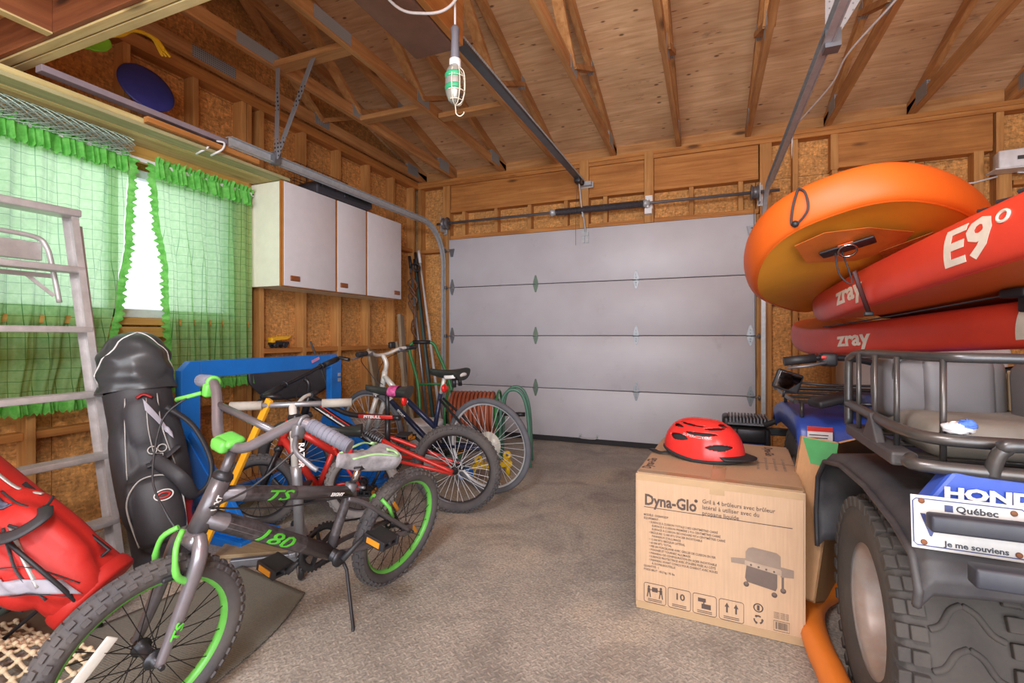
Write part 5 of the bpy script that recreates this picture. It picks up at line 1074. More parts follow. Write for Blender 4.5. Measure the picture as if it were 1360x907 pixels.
for a, b in ((.39, .177), (.478, .158), (.505, .178)): MB().lathe([(0, 0), (.009, 0), (.009, .0006), (0, .0006)], (a, b, .0005), (0, 0, 1), 14).xf(FR).build('grill_wheel', G1, gp)
MB().bb((.502, 0, 0), (.506, .001, .001)).xf(Matrix.Identity(4)); poly('grill_leg', [(.500, .225), (.507, .225), (.507, .182), (.500, .182)], G1, .0007, gp)
# print on the top
TL = TP @ Matrix.Translation((.045, .05, 0)) @ Matrix.Rotation(R(90), 4, 'Z'); text_mb('Dyna-Glo', .05, TL @ Matrix.Translation((.02, 0, 0)), .0003, 'LEFT', .9, 0, .001).build('top_lettering', INK, cx)
TRm = TP @ Matrix.Translation((.47, .70, 0)) @ Matrix.Rotation(R(-90), 4, 'Z'); text_mb('Dyna-Glo', .05, TRm @ Matrix.Translation((.02, -.0, 0)), .0003, 'LEFT', .9, 0, .001).build('top_lettering', INK, cx)
for k in range(4): text_mb('Gril à 4 brûleurs avec brûleur latéral', .016, TP @ Matrix.Translation((.43+k*.032, .46, 0)) @ Matrix.Rotation(R(-90), 4, 'Z'), .0003, 'LEFT', .9, 0, .0004).build('top_lettering', mat('faded_ink', '#8f7a68', .7), cx)
for k in range(3): text_mb('Gril à 4 brûleurs avec', .016, TP @ Matrix.Translation((.075+k*.03, .40, 0)) @ Matrix.Rotation(R(90), 4, 'Z'), .0003, 'LEFT', .9, 0, .0004).build('top_lettering', mat('faded_ink', '#8f7a68', .7), cx)
# ------------------------------------------------------------------ helmet
hm = thing('bicycle_helmet', 'red bicycle helmet with black vents lying on the grill carton', 'helmet', (-.262+.245, 1.93+.33, BH+.003), (0, 0, -14))
HRED = mat('helmet_red', '#dc3430', .22, var=.06); HINN = mat('helmet_foam', '#2a282a', .8)
def hp(u, v, k=1.0):
    # u around, v from rim (0) to crown (1); long axis x, visor at +x
    a = 2*PI*u; e = v*PI/2
    rx = .150*math.cos(e)**.8; ry = .100*math.cos(e)**.8; z = .150*math.sin(e)**.95
    z0 = .016+.020*max(0, -math.cos(a))*(1-v)+.006*math.cos(2*a)*(1-v)
    x = rx*math.cos(a); x = x+(.012 if x > 0 else -.014)*(1-v)
    return Vector((x*k, ry*math.sin(a)*k, z0+z*k-.0*(1-k)))
vents = []
for uc, vc, du, dv, sk in ((.655, .30, .050, .075, 1.2), (.84, .21, .062, .055, -.5), (.765, .45, .060, .042, 1.5), (.85, .58, .050, .038, 1.5), (.68, .64, .060, .036, 1.5), (.595, .52, .045, .045, 1.5), (.945, .66, .030, .075, 0)): vents += [(uc, vc, du, dv, sk), (1-uc, vc, du, dv, -sk)]
NU, NV = 300, 84; vs = [hp(i/NU, j/NV) for i in range(NU) for j in range(NV+1)]; fs = []
for i in range(NU):
    for j in range(NV):
        u, v = (i+.5)/NU, (j+.5)/NV; hit = False
        for (uc, vc, du, dv, sk) in vents:
            d = ((u-uc+.5) % 1)-.5; d -= sk*(v-vc)*.18; w = du*(1/(max(.45, math.cos(v*PI/2))))
            if abs(d/w)**1.35+abs((v-vc)/dv)**1.7 < 1: hit = True; break
        if not hit: fs.append((i*(NV+1)+j, ((i+1) % NU)*(NV+1)+j, ((i+1) % NU)*(NV+1)+j+1, i*(NV+1)+j+1))
m = MB(); m.add(vs, fs, True); m.build('shell', HRED, hm, solid=.009)
MB().grid(lambda u, v: hp(u, v, .90)+Vector((0, 0, .004)), 40, 14, closed_u=True).build('liner', HINN, hm)
MB().tube([hp(i/60, 0)+Vector((0, 0, -.006)) for i in range(60)], .009, 8, closed=True).build('rim_edge', HINN, hm)
def vis(u, v): a = R(-62+124*u); r = 1+.34*v; return Vector((.150*math.cos(a)*r+.010, .100*math.sin(a)*(1+.1*v), .028-.012*v+.006*math.cos(a)))
MB().grid(vis, 20, 5).build('visor', BLACK, hm, solid=.005)
MB().tube(crv([(-.13, -.04, .012), (-.15, -.055, .012), (-.165, -.058, .009), (-.185, -.05, .008), (-.20, -.04, .009)], 6), .012, 6, flat=(1, .4), up=(0, 0, 1)).build('chin_strap', HINN, hm)
MB().rbox((-.212, -.03, .008), (.035, .022, .01), .003, (0, 0, -35)).build('strap_buckle', BLACK, hm)
hd = text_mb('SUPERCYCLE', .017, Matrix.Identity(4), .0002, 'CENTER', .8, 0, .0004)
for v in hd.v:
    uu = .745+(v.x)/.62; vv = .36+(v.y)/.25; p = hp(uu, vv); n = Vector((p.x*.5, p.y*1.4, max(.02, p.z)*.8)).normalized(); v.xyz = p+n*.0055
hd.build('helmet_lettering', DECW, hm)
# ------------------------------------------------------------------ open carton behind it
oc = thing('open_carton', 'open brown carton with a green patch leaning against the quad bike', 'box', (.43, 2.25, 0), (0, 0, 0))
E_ = Matrix.Translation((.405, 2.235, .335)) @ Euler((R(-20), R(3), R(-24))).to_matrix().to_4x4()
T_ = .006; w, d, h = .13, .32, .58
m = MB(); m.bb((-w/2, -d/2, -h/2), (-w/2+T_, d/2, h/2)); m.xf(E_); m.build('side_panel', CARD2, oc, world=True)
MB().bb((w/2-T_, -d/2, -h/2), (w/2, d/2, h/2)).xf(E_).build('side_panel', CARD2, oc, world=True)
MB().bb((-w/2, -d/2, -h/2), (w/2, -d/2+T_, h/2)).xf(E_).build('end_panel', CARD2, oc, world=True)
MB().bb((-w/2, d/2-T_, -h/2), (w/2, d/2, h/2)).xf(E_).build('end_panel', CARD2, oc, world=True)
MB().bb((-w/2, -d/2, -h/2), (w/2, d/2, -h/2+T_)).xf(E_).build('bottom_panel', CARD2, oc, world=True)
MB().beam((w/2, 0, h/2), (w/2+.10, 0, h/2+.05), .31, T_, (0, 0, 1)).xf(E_).build('flap', CARD2, oc, world=True)
MB().add([E_ @ Vector(p) for p in ((-w/2+.01, -d/2-.0006, h/2-.005), (w/2, -d/2-.0006, h/2-.005), (w/2, -d/2-.0006, h/2-.17), (w/2-.045, -d/2-.0006, h/2-.16), (w/2-.05, -d/2-.0006, h/2-.10), (-w/2+.05, -d/2-.0006, h/2-.10))], [list(range(6))]).build('green_patch', mat('green_print', '#3f9a55', .6), oc, 0, True, .001)
MB().bb((-w/2-.0015, -.11, -.02), (-w/2, .01, .10)).xf(E_).build('shipping_label', WHITE, oc, world=True)
MB().bb((-w/2-.0025, -.09, .03), (-w/2-.0015, -.02, .07)).xf(E_).build('label_print', mat('print_grey', '#4a4644', .6), oc, world=True)
# ================================================================== stepladder
ALU = mat('dull_aluminium', '#c6c1c0', .4, .25, scale=20, dirt='#8a7d76', dirt_amt=.3)
ld = thing('stepladder', 'tall aluminium stepladder leaning on the curtained window', 'ladder', (-2.55, 1.15, 0))
def lp(z, y, off=0): t = z/1.65; return Vector((-2.548-.302*t-off, y, z))
def yr_(z): return 1.400-.037*z/1.65
def yl_(z): return .86+.06*z/1.65
def channel(name, a, b, wy, dx, sy):
    a, b = Vector(a), Vector(b); m = MB(); d = (b-a).normalized(); X = Vector((0, 1, 0)).cross(d)
    m.beam(a, b, .0035, dx, X)      # web (thin in y)
    for s in (-1, 1): m.beam(a+X*(dx/2*s)+Vector((0, sy*wy/2, 0)), b+X*(dx/2*s)+Vector((0, sy*wy/2, 0)), wy, .0035, X)
    return m.build(name, ALU, ld, world=True)
for f, s in ((yr_, -1), (yl_, 1)):
    channel('front_rail', lp(0.0, f(0)), lp(1.66, f(1.65)), .028, .075, s)
    channel('rear_rail', lp(.02, f(0)-.035*(-s)*-1, .075), lp(1.60, f(1.65)-.05*(-s)*-1, .06), .024, .045, s)
    MB().rbox(lp(.012, f(0)), (.085, .034, .03), .006).build('rubber_foot', BLACK, ld, world=True)
for z in (.20, .498, .785, 1.09):
    a, b = lp(z, yl_(z)), lp(z, yr_(z)); MB().rbox((a+b)/2+Vector((.0, 0, 0)), (.085, (b-a).length-.004, .026), .004).build('step', ALU, ld, world=True)
    m = MB()
    for i in range(5): m.bb((a.x-.034+i*.016, a.y+.01, z+.013), (a.x-.026+i*.016, b.y-.01, z+.0155))
    m = m.build('step_ribs', ALU, ld, world=True); m['kind'] = 'stuff'
a, b = lp(1.65, .92), lp(1.65, yr_(1.65)); MB().rbox((a+b)/2, (.11, (b-a).length+.02, .035), .006).build('top_cap', ALU, ld, world=True)
a, b = lp(1.375, .90), lp(1.375, yr_(1.4)); MB().rbox((a+b)/2, (.08, (b-a).length, .03), .005).build('step', ALU, ld, world=True)
sh = MB().bb((-2.93, .93, 1.415), (-2.90, 1.27, 1.50)).build('pail_shelf', ALU, ld, .004, world=True)
MB().tube(crv([(-2.88, .90, 1.53), (-2.89, 1.1, 1.53), (-2.89, 1.24, 1.52), (-2.88, 1.275, 1.48), (-2.87, 1.29, 1.40), (-2.85, 1.31, 1.22)], 6), .011, 8).build('shelf_hoop', ALU, ld, world=True)
for y in (.98, 1.2): MB().beam((-2.88, y, 1.345), (-2.85, y+.09, 1.25), .016, .004, (1, 0, 0)).build('shelf_brace', ALU, ld, world=True)
MB().beam((-2.875, .92, 1.345), (-2.875, 1.30, 1.345), .02, .02).build('shelf_rod', ALU, ld, world=True)
# ================================================================== golf bags
def ortho(ax):
    ax = Vector(ax).normalized(); f = Vector((.86, -.5, 0)); f = (f-ax*f.dot(ax)).normalized(); return ax, f, ax.cross(f)
class Bag:
    def __init__(s, root, base, ax, L, r0, r1, oval=.85):
        s.root, s.b, s.L, s.r0, s.r1, s.ov = root, Vector(base), L, r0, r1, oval; s.ax, s.f, s.w = ortho(ax); s.bul = []
    def pt(s, th, v, out=0.):
        """th 0 faces the camera; v 0..1 along the bag"""
        r = s.r0+(s.r1-s.r0)*v+out; b = 0
        for (tc, vc, dt, dv, h) in s.bul:
            d = ((th-tc+PI) % (2*PI))-PI; q = (abs(d)/dt)**3+(abs(v-vc)/dv)**3
            b += h*max(0, 1-q)**.5 if q < 1 else 0
        r += b; return s.b+s.ax*(s.L*v)+(s.f*math.cos(th)+s.w*math.sin(th)*s.ov)*r
    def body(s, name, m, v0=0, v1=1):
        k = MB().grid(lambda u, v: s.pt(2*PI*u, v0+(v1-v0)*v), 64, 40, closed_u=True); n = 64
        for vv, fl in ((v0, 1), (v1, 0)): k.add([s.pt(2*PI*i/64, vv) for i in range(64)], [list(range(64)) if not fl else list(range(64))[::-1]])
        return k.build(name, m, s.root, world=True)
    def strip(s, name, pts, w, m, par=None, out=.004, flat=.3):
        return MB().tube(crv([s.pt(t, v, out) for t, v in pts], 6), w, 8, flat=(1, flat)).build(name, m, par or s.root, world=True)
    def patch(s, name, fn, m, out=.003, nu=16, nv=10, par=None):
        return MB().grid(lambda u, v: s.pt(*fn(u, v), out), nu, nv).build(name, m, par or s.root, 0, True, .003)
REDB = mat('red_nylon', '#c42822', .55, var=.1, scale=8, bump=.15); GREYB = mat('grey_nylon', '#a9a6b2', .5, bump=.1); BLKB = mat('black_nylon', '#3a393d', .55, var=.2, scale=7, bump=.2); ZIP = mat('zip_silver', '#b9b6b2', .45, .3); SLATE = mat('slate_nylon', '#5c6076', .6)
rg_ = thing('golf_bag', 'red golf bag with grey reflective stripe lying by the front wheel', 'golf bag', (-2.13, 1.0, 0), group='golf bags')
rbag = Bag(rg_, (-2.05, 1.05, .13), (-.45, -.26, .50), .74, .132, .132, .95)
rbag.bul = [(.25, .28, .62, .27, .045), (-.75, .33, .55, .20, .055), (.9, .36, .5, .24, .04), (.1, .72, .55, .2, .03), (-.35, .16, .5, .13, .02)]
rbag.body('bag_body', REDB)
rbag.patch('reflective_stripe', lambda u, v: (-1.2+1.35*u, .40-.33*u**1.6+(.06+.03*u)*(v-.5)*2*.6), GREYB, .006, 24, 6)
rbag.patch('slate_panel', lambda u, v: (.55-.9*u, .56+.10*u+.035*(v-.5)*2), SLATE, .005)
for pts in ([(-1.2, .46), (-.6, .40), (.0, .26), (.27, .06)], [(-1.2, .34), (-.7, .27), (-.2, .14), (.02, .04)], [(.2, .46), (0, .36), (-.15, .25), (-.22, .1)], [(-.55, .52), (-.75, .4), (-.95, .28), (-1.05, .15)], [(.7, .62), (.6, .5), (.85, .44), (1.2, .47)]):
    rbag.strip('black_piping', pts, .0045, BLKB, out=.006)
for pts in ([(.28, .44), (.06, .3), (-.1, .16)], [(-.5, .5), (-.7, .37), (-.88, .24)], [(.95, .74), (.98, .6), (1.05, .5)]):
    rbag.strip('zip', pts, .008, ZIP, out=.007, flat=.4)
MB().tube([rbag.pt(.28, .45, .02), rbag.pt(.33, .41, .026), rbag.pt(.35, .37, .02)], .005, 6).build('zip_pull', BLKB, rg_, world=True)
MB().tube(crv([rbag.pt(.75, .42, .012), rbag.pt(.55, .37, .055), rbag.pt(.25, .385, .065), rbag.pt(.0, .45, .04), rbag.pt(-.1, .55, .012)], 7), .022, 8, flat=(1, .3)).build('carry_handle', BLKB, rg_, world=True)
MB().tube(crv([rbag.pt(-.3, .62, .012), rbag.pt(-.6, .56, .05), rbag.pt(-.9, .48, .04), rbag.pt(-1.25, .42, .02), rbag.pt(-1.3, .3, .015)], 7), .024, 8, flat=(1, .3)).build('shoulder_strap', BLKB, rg_, world=True)
MB().lathe([(0, 0), (.133, 0), (.138, .01), (.138, .035), (.133, .05)], rbag.b-rbag.ax*.005, rbag.ax, 40).build('base_cup', REDB, rg_, world=True)
MB().lathe([(.132, 0), (.145, .0), (.145, .06), (.132, .06)], rbag.b+rbag.ax*.70, rbag.ax, 40, closed=True).build('top_cuff', BLKB, rg_, world=True)
for s in (1, -1): MB().tube([rbag.pt(s*.5+.6, .6, .02), rbag.pt(s*.5+.6, .1, .03), Vector((-2.12-.1*s, .95-.1*s, .02))], .007, 7).build('stand_leg', BLACK, rg_, world=True)
kg = thing('golf_bag', 'tall black golf bag with hood standing beside the stepladder', 'golf bag', (-2.37, 1.47, 0), group='golf bags')
kb = Bag(kg, (-2.36, 1.50, .02), (-.25, -.03, 1.0), .80, .14, .14, .95)
kb.bul = [(-.05, .30, .66, .24, .085), (.95, .55, .45, .3, .03), (-.9, .5, .45, .3, .03), (.05, .80, .6, .14, .02)]
kb.body('bag_body', BLKB)
hood = Bag(kg, kb.b+kb.ax*.80, (-.16, .02, 1.0), .29, .145, .13, 1.05); hood.bul = [(.3, .5, .6, .4, .015), (-.8, .3, .5, .3, .012)]
def hfn(u, v):
    th = 2*PI*u; k = math.sqrt(max(0, 1-max(0, (v-.45)/.55)**2.2)); c = hood.b+hood.ax*(hood.L*v); p = hood.pt(th, min(v, .7)); r = (p-(hood.b+hood.ax*(hood.L*min(v, .7)))); return c+r*max(k, .02)+Vector((.008*math.sin(5*th+9*v), .006*math.sin(7*v*3+th), 0))
MB().grid(hfn, 48, 26, closed_u=True).build('rain_hood', mat('black_vinyl_hood', '#3f4144', .35, var=.12, scale=6), kg, world=True)
MB().tube([hfn(i/30*.5-.22, .12+.83*math.sin(PI*i/30)) for i in range(31)], .0035, 6).build('hood_piping', DECW, kg, world=True)
pk = kb.patch('front_pocket', lambda u, v: (-.52+1.04*u, .12+.36*v), mat('pocket_black', '#39383c', .5, bump=.15), .006, 18, 14)
kb.strip('pocket_zip', [(-.50, .13), (-.50, .36), (-.30, .47), (0, .49), (.3, .46), (.48, .36), (.50, .15)], .004, ZIP, out=.012)
kb.patch('red_side', lambda u, v: (.62+.35*u, .10+.26*v), mat('red_trim', '#a3282a', .5), .008)
lg = MB().tube([kb.pt(.12+.16*math.cos(2*PI*i/24), .375+.028*math.sin(2*PI*i/24), .012) for i in range(24)], .003, 5, closed=True).build('logo_ring', DECW, kg, world=True)
lgt = MB().tube([kb.pt(.12+.10*math.cos(2*PI*i/20), .375+.014*math.sin(2*PI*i/20), .012) for i in range(20)], .0045, 5, closed=True).build('logo_mark', mat('logo_red', '#c43c38', .5), lg, world=True)
for pts in ([(.55, .95), (.45, .75), (.6, .52)], [(-.35, .95), (-.5, .75), (-.6, .5)], [(.2, .93), (.1, .75), (.15, .55)]): kb.strip('piping', pts, .003, ZIP, out=.005)
kb.strip('red_tab', [(.35, .93), (.15, .955), (-.05, .94)], .02, mat('red_trim', '#a3282a', .5), out=.01)
kb.patch('grey_flap', lambda u, v: (.1+.55*u, .93-.22*u-.07*v*(1-u*.4)), GREYB, .012)
MB().tube(crv([kb.pt(.6, .86, .03), kb.pt(.95, .72, .07), kb.pt(1.1, .5, .10), kb.pt(1.05, .36, .08), kb.pt(.75, .32, .05), kb.pt(.4, .44, .06), kb.pt(.1, .58, .03)], 8), .032, 8, flat=(1, .35)).build('shoulder_strap', BLKB, kg, world=True)
MB().tube(crv([kb.pt(.7, .62, .02), kb.pt(.3, .57, .035), kb.pt(-.1, .55, .03)], 6), .02, 8, flat=(1, .3)).build('cross_strap', BLKB, kg, world=True)
for th in (.35, .1): MB().torus(kb.pt(th, .63, .02), kb.f, .017, .003, 16, 5).build('strap_ring', ZIP, kg, world=True)
MB().tube([kb.pt(.30, .60, .04), kb.pt(.12, .61, .04), kb.pt(.10, .56, .04), kb.pt(.28, .55, .04)], .003, 5, closed=True).build('strap_buckle', ZIP, kg, world=True)
# ================================================================== blue wooden stand
BLUE = mat('bright_blue_paint', '#1d74cf', .35, var=.07, scale=6)
bs = thing('wooden_stand', 'bright blue painted wooden frame on braced feet behind the bicycles', 'stand', (-2.6, 2.3, 0))
xb = -2.6; y0, y1, zt, pw, dp = 1.70, 2.90, .925, .105, .05
MB().prism([(y0, .04), (y0, zt-.05), (y0+.05, zt), (y0+pw, zt), (y0+pw, .04)], dp, (xb-dp/2, 0, 0), (0, 1, 0), (0, 0, 1)).build('post', BLUE, bs, .004, world=True)
MB().prism([(y1-pw, .04), (y1-pw, zt), (y1-.05, zt), (y1, zt-.05), (y1, .04)], dp, (xb-dp/2, 0, 0), (0, 1, 0), (0, 0, 1)).build('post', BLUE, bs, .004, world=True)
MB().bb((xb-dp/2+.002, y0+pw, zt-pw+.01), (xb+dp/2-.002, y1-pw, zt)).build('top_beam', BLUE, bs, .004, world=True)
MB().bb((xb-dp/2+.002, y0+pw, .06), (xb+dp/2-.002, y1-pw, .17)).build('bottom_rail', BLUE, bs, .004, world=True)
for ya, yb in ((y0-.005, y0+.235), (y1-.235, y1+.005)):
    MB().bb((-2.88, ya, 0), (-2.13, yb, .04)).build('foot_board', BLUE, bs, .004, world=True)
    for s, xe in ((1, -2.17), (-1, -2.86)):
        MB().prism([(xb+s*dp/2, .04), (xe, .04), (xe, .07), (xb+s*dp/2, .52)], .04, (0, (ya if ya < 2 else yb-.1)+.07, 0), (1, 0, 0), (0, 0, 1)).build('gusset', BLUE, bs, .003, world=True)
        MB().beam((xb+s*(dp/2-.01), (ya if ya < 2 else yb-.1)+.05, .52), (xe, (ya if ya < 2 else yb-.1)+.05, .055), .10, .025, (0, 1, 0)).xf(Matrix.Identity(4)).build('brace_board', BLUE, bs, .003, world=True)
MB().beam((xb+.03, 2.60, zt-.045), (xb+.03, 2.67, zt-.02), .004, .02).build('sticker', mat('sticker_pink', '#c98ab4', .5), bs, world=True)
for z in (.72, .76): MB().bb((xb+.026, y1-.04, z), (xb+.032, y1-.015, z+.025)).build('hook_plate', GALV, bs, world=True)
MB().tube(crv([(xb-.03, 2.85, 1.0-.03), (xb, 2.95, .95), (xb+.02, 3.05, .80), (xb, 3.15, .6)], 5), .0, 5) if False else None
# ================================================================== floor: mat, planks, tarp, net
MATM = NT('mesh_mat'); v = MATM.coord(); ck = MATM.n('TexVoronoi'); ck.inputs['Scale'].default_value = 130; ck.inputs['Randomness'].default_value = .15; MATM.l(v, ck.inputs['Vector'])
MATM.col(MATM.ramp(ck.outputs['Distance'], [(.2, lin('#454541')), (.5, lin('#7a7970'))])); MATM.bump(ck.outputs['Distance'], .6, .004); MATM = MATM.set(.75)
mc = [Vector((-1.53, 1.51, 0)), Vector((-1.97, 1.575, 0)), Vector((-2.08, .80, 0)), Vector((-1.30, .72, 0))]
def mf(u, v): p = (mc[0]*(1-u)+mc[1]*u)*(1-v)+(mc[3]*(1-u)+mc[2]*u)*v; p = p+Vector((0, 0, .008+.012*max(0, u-.7)*math.sin(v*6)**2+.02*max(0, .15-v)*max(0, u-.3))); p.x += .03*math.sin(v*5)*(1-u); return p
tag(MB().grid(mf, 24, 30).build('mesh_mat', MATM, None, 0, False, .006), 'dark mesh rubber mat on the floor under the BMX front wheel', 'mat')
pk_ = wood('floor_plank', '#a08a68', '#c6ae88', 0)
tag(MB().beam((-2.22, 1.66, .012), (-1.84, 1.90, .012), .20, .02).build('plank', pk_, None, .003), 'short pale plank flat on the floor beside the blue stand', 'plank')
tag(MB().beam((-2.02, 1.555, .02), (-1.78, 1.74, .02), .03, .04).build('metal_bar', GREYM, None, .004), 'grey metal bar on the floor in front of the plank', 'bar')
tp = MB().grid(lambda u, v: Vector((-2.75+.62*u, .62+.62*v+.05*math.sin(u*4), .012+.05*abs(math.sin(u*5+v*3))*abs(math.sin(v*4+1))*(1-u*.5))), 30, 30)
tag(tp.build('tarpaulin', mat('brown_tarp', '#75604f', .8, bump=.2), None, 0, False, .004), 'crumpled brown tarpaulin on the floor under the red golf bag', 'tarpaulin')
nt_ = MB(); NN = 11
def nf(u, v): return Vector((-2.32+.5*u, .60+.34*v, .035+.05*math.sin(u*3.2+.5)*math.sin(v*3+.4)+.02*math.sin(7*u)*math.sin(6*v)))
for i in range(NN):
    for j in range(NN):
        p = nf(i/(NN-1), j/(NN-1))
        if i < NN-1: nt_.tube([p, (p+nf((i+1)/(NN-1), j/(NN-1)))/2-Vector((0, 0, .004)), nf((i+1)/(NN-1), j/(NN-1))], .0055, 6)
        if j < NN-1: nt_.tube([p, (p+nf(i/(NN-1), (j+1)/(NN-1)))/2-Vector((0, 0, .004)), nf(i/(NN-1), (j+1)/(NN-1))], .0055, 6)
        nt_.ball(p, .010, 8, 6)
tag(nt_.build('rope_net', mat('cream_rope', '#cdbb9c', .85, bump=.3), None), 'cream knotted rope net heaped at the bottom left corner', 'net')
gw = thing('cart_wheel', 'grey green trolley wheel lying half out of view under the red bag', 'wheel', (-2.62, 1.0, 0))
MB().torus((-2.45, .92, .125), (1, .3, 0), .10, .025, 32, 10).build('wheel_tyre', mat('grey_green_tyre', '#5e6a62', .7), gw, world=True); MB().lathe([(0, -.02), (.085, -.018), (.085, .018), (0, .02)], (-2.45, .92, .125), (1, .3, 0), 24).build('wheel_disc', GREYM, gw, world=True)
# ================================================================== lumber stored along the left wall above the window
def lumber(label, x, z, y0, y1, w, h, m, rot=0): return tag(MB().box((x, (y0+y1)/2, z), (w, y1-y0, h), (0, rot, 0)).build('board', m, None, .002), label, 'board', 'lumber stored above the window')
MAUVE = mat('mauve_strip', '#8d7f86', .5); FOAMY = wood('yellow_pine', '#d0b46a', '#f0dfa0', 1)
lumber('wide pale plank lowest against the wall in the stored lumber', -2.975, 2.172, .95, 2.60, .16, .026, PALEY)
lumber('narrow yellow strip beside the lowest wide plank in the stored lumber', -2.875, 2.174, .95, 2.66, .032, .03, FOAMY)
lumber('greenish flat board in the middle of the stored lumber', -2.80, 2.17, .95, 2.58, .10, .02, wood('greenish_pine', '#a8a072', '#cfc795', 1))
lumber('upper yellow strip of the stored lumber tied with white cable ties', -2.80, 2.20, 1.0, 2.05, .06, .03, FOAMY)
lumber('short orange brown batten at the far end of the stored lumber', -2.735, 2.20, 1.62, 2.30, .035, .03, STUDY)
lumber('mauve grey strip uppermost at the inner edge of the stored lumber', -2.775, 2.26, 1.2, 2.10, .05, .03, MAUVE)
for y, x in ((1.97, -2.80), (2.02, -2.74)): tag(MB().tube(crv([(x-.05, y, 2.156), (x+.02, y-.02, 2.154), (x+.05, y, 2.18), (x+.05, y+.01, 2.22), (x, y, 2.235)], 5), .006, 6).build('cable_tie', WHITE, None), 'white cable tie looped round the stored lumber, '+('outer one' if x > -2.78 else 'inner one'), 'cable tie', 'cable ties on the lumber')
# roll of chicken wire
WIRE = mat('wire_zinc', '#a9bdb2', .4, .6); cwv = MB(); rr = random.Random(3)
for lay, r in enumerate((.052, .030)):
    nA, nY = 10, 26
    for i in range(nA):
        for j in range(nY):
            y = 1.06+.62*j/nY; a = 2*PI*(i+.5*(j % 2))/nA+lay*.2; dy = .62/nY; da = 2*PI/nA*.5
            p = lambda a, y: (-2.975+r*math.cos(a), y, 2.112+r*math.sin(a)*.95)
            for s in (-1, 1): cwv.tube([p(a, y), p(a+s*da, y+dy)], .0019, 3, caps=False)
cw = cwv.build('wire_roll', WIRE, None); cw['kind'] = 'stuff'; tag(cw, 'roll of galvanised chicken wire hanging under the stored lumber', 'wire roll')
# blue disc, green paddle and yellow rope above
ds = thing('sled_disc', 'dark blue plastic disc leaning on the wall above the lumber', 'disc', (-2.96, 1.76, 2.36))
MB().lathe([(0, .012), (.06, .011), (.115, .004), (.135, -.006), (.143, -.004), (.143, .002), (.13, .003), (.11, .012), (.06, .018), (0, .02)], (-2.96, 1.76, 2.475), (.93, -.1, .33), 40).build('disc_shell', mat('navy_plastic', '#333a8c', .45), ds, world=True)
MB().cyl((-3.155, 1.76, 2.50), (-2.95, 1.76, 2.48), .006, 8).build('wall_peg', GALV, ds, world=True)
pd = thing('paddle', 'lime green paddle blade poking out from the loft edge', 'paddle', (-2.75, 1.35, 2.46))
def pf_(u, v): L = .26*v; w = .055*math.sin(min(1, v*1.25)*PI*.5)**.7*math.sqrt(max(0.0, 1-max(0, (v-.72)/.28)**2)); return Vector((-2.79+.03*v+(u-.5)*.0, 1.22+L+(u-.5)*.7*w*2*.3, 2.465+(u-.5)*2*w*.9+.04*v))
MB().grid(pf_, 8, 18).build('paddle_blade', mat('lime_plastic', '#86d83c', .4), pd, 0, True, .008)
MB().cyl((-2.79, .9, 2.474), (-2.79, 1.25, 2.468), .014, 10).build('paddle_shaft', mat('paddle_shaft', '#d8e8a0', .4), pd, world=True)
yr = thing('yellow_rope', 'bright yellow rope with frayed end hanging from the loft edge', 'rope', (-2.6, 1.5, 2.46)); YR = mat('yellow_rope', '#f2c91e', .6)
MB().tube(crv([(-2.64, 1.15, 2.47), (-2.64, 1.28, 2.48), (-2.63, 1.36, 2.475), (-2.61, 1.43, 2.50), (-2.6, 1.48, 2.55), (-2.59, 1.53, 2.565)], 6), .009, 7).build('rope_strand', YR, yr, world=True)
for i in range(7):
    a = i*.9; MB().tube(crv([(-2.595, 1.52, 2.565), (-2.59+.01*math.cos(a), 1.56+.004*i, 2.562), (-2.585+.02*math.cos(a), 1.585+.006*i, 2.54-.004*i), (-2.58+.025*math.cos(a), 1.60+.006*i, 2.515-.003*i)], 4), .006, 5).build('frayed_end', YR, yr, world=True)
# ================================================================== hanging work lamp and loose cables
wl_ = thing('work_lamp', 'caged hand lamp with grey handle hanging from the roof by its cord', 'lamp', (-.97, 1.765, 1.99))
cxl, cyl_ = -.972, 1.765
MB().lathe([(0, .0), (.017, .002), (.019, .02), (.0165, .06), (.016, .11), (.019, .135), (.012, .147), (0, .148)], (cxl, cyl_, 2.20), (0, 0, 1), 16).build('handle', mat('grey_rubber', '#64626a', .6), wl_, world=True)
MB().lathe([(.013, 0), (.024, .0), (.024, .035), (.013, .035)], (cxl, cyl_, 2.172), (0, 0, 1), 16, closed=True).build('collar', WHITE, wl_, world=True)
MB().lathe([(.02, .165), (.034, .14), (.040, .09), (.038, .05), (.028, .02), (.008, .0)], (cxl, cyl_, 2.02), (0, 0, 1), 24, a0=R(95), a1=R(275)).build('reflector', mat('reflector_steel', '#a8aaa4', .35, .5), wl_, 0, True, .002)
for z in (2.075, 2.125): MB().lathe([(.0395, 0), (.0415, .012), (.0415, .018), (.0395, .022)], (cxl, cyl_, z), (0, 0, 1), 24, a0=R(120), a1=R(275)).build('green_label', mat('label_green', '#2f9a6a', .5), wl_, 0, True, .0015)
CW = mat('cage_wire', '#cfc6b4', .45)
for k in range(4):
    a = R(-80+45*k); d = Vector((math.cos(a), math.sin(a), 0)); d = Vector((math.sin(a)*.0+math.cos(a), math.sin(a), 0))
    MB().tube(crv([Vector((cxl, cyl_, 2.175))+d*.018, Vector((cxl, cyl_, 2.15))+d*.038, Vector((cxl, cyl_, 2.08))+d*.042, Vector((cxl, cyl_, 2.03))+d*.028, Vector((cxl, cyl_, 2.018))+d*.004], 5), .0022, 5).build('cage_wire', CW, wl_, world=True)
for z, r in ((2.13, .040), (2.07, .042), (2.035, .031)): MB().tube([(cxl+r*math.cos(R(-100+18*i)), cyl_+r*math.sin(R(-100+18*i)), z) for i in range(11)], .002, 5).build('cage_ring', CW, wl_, world=True)
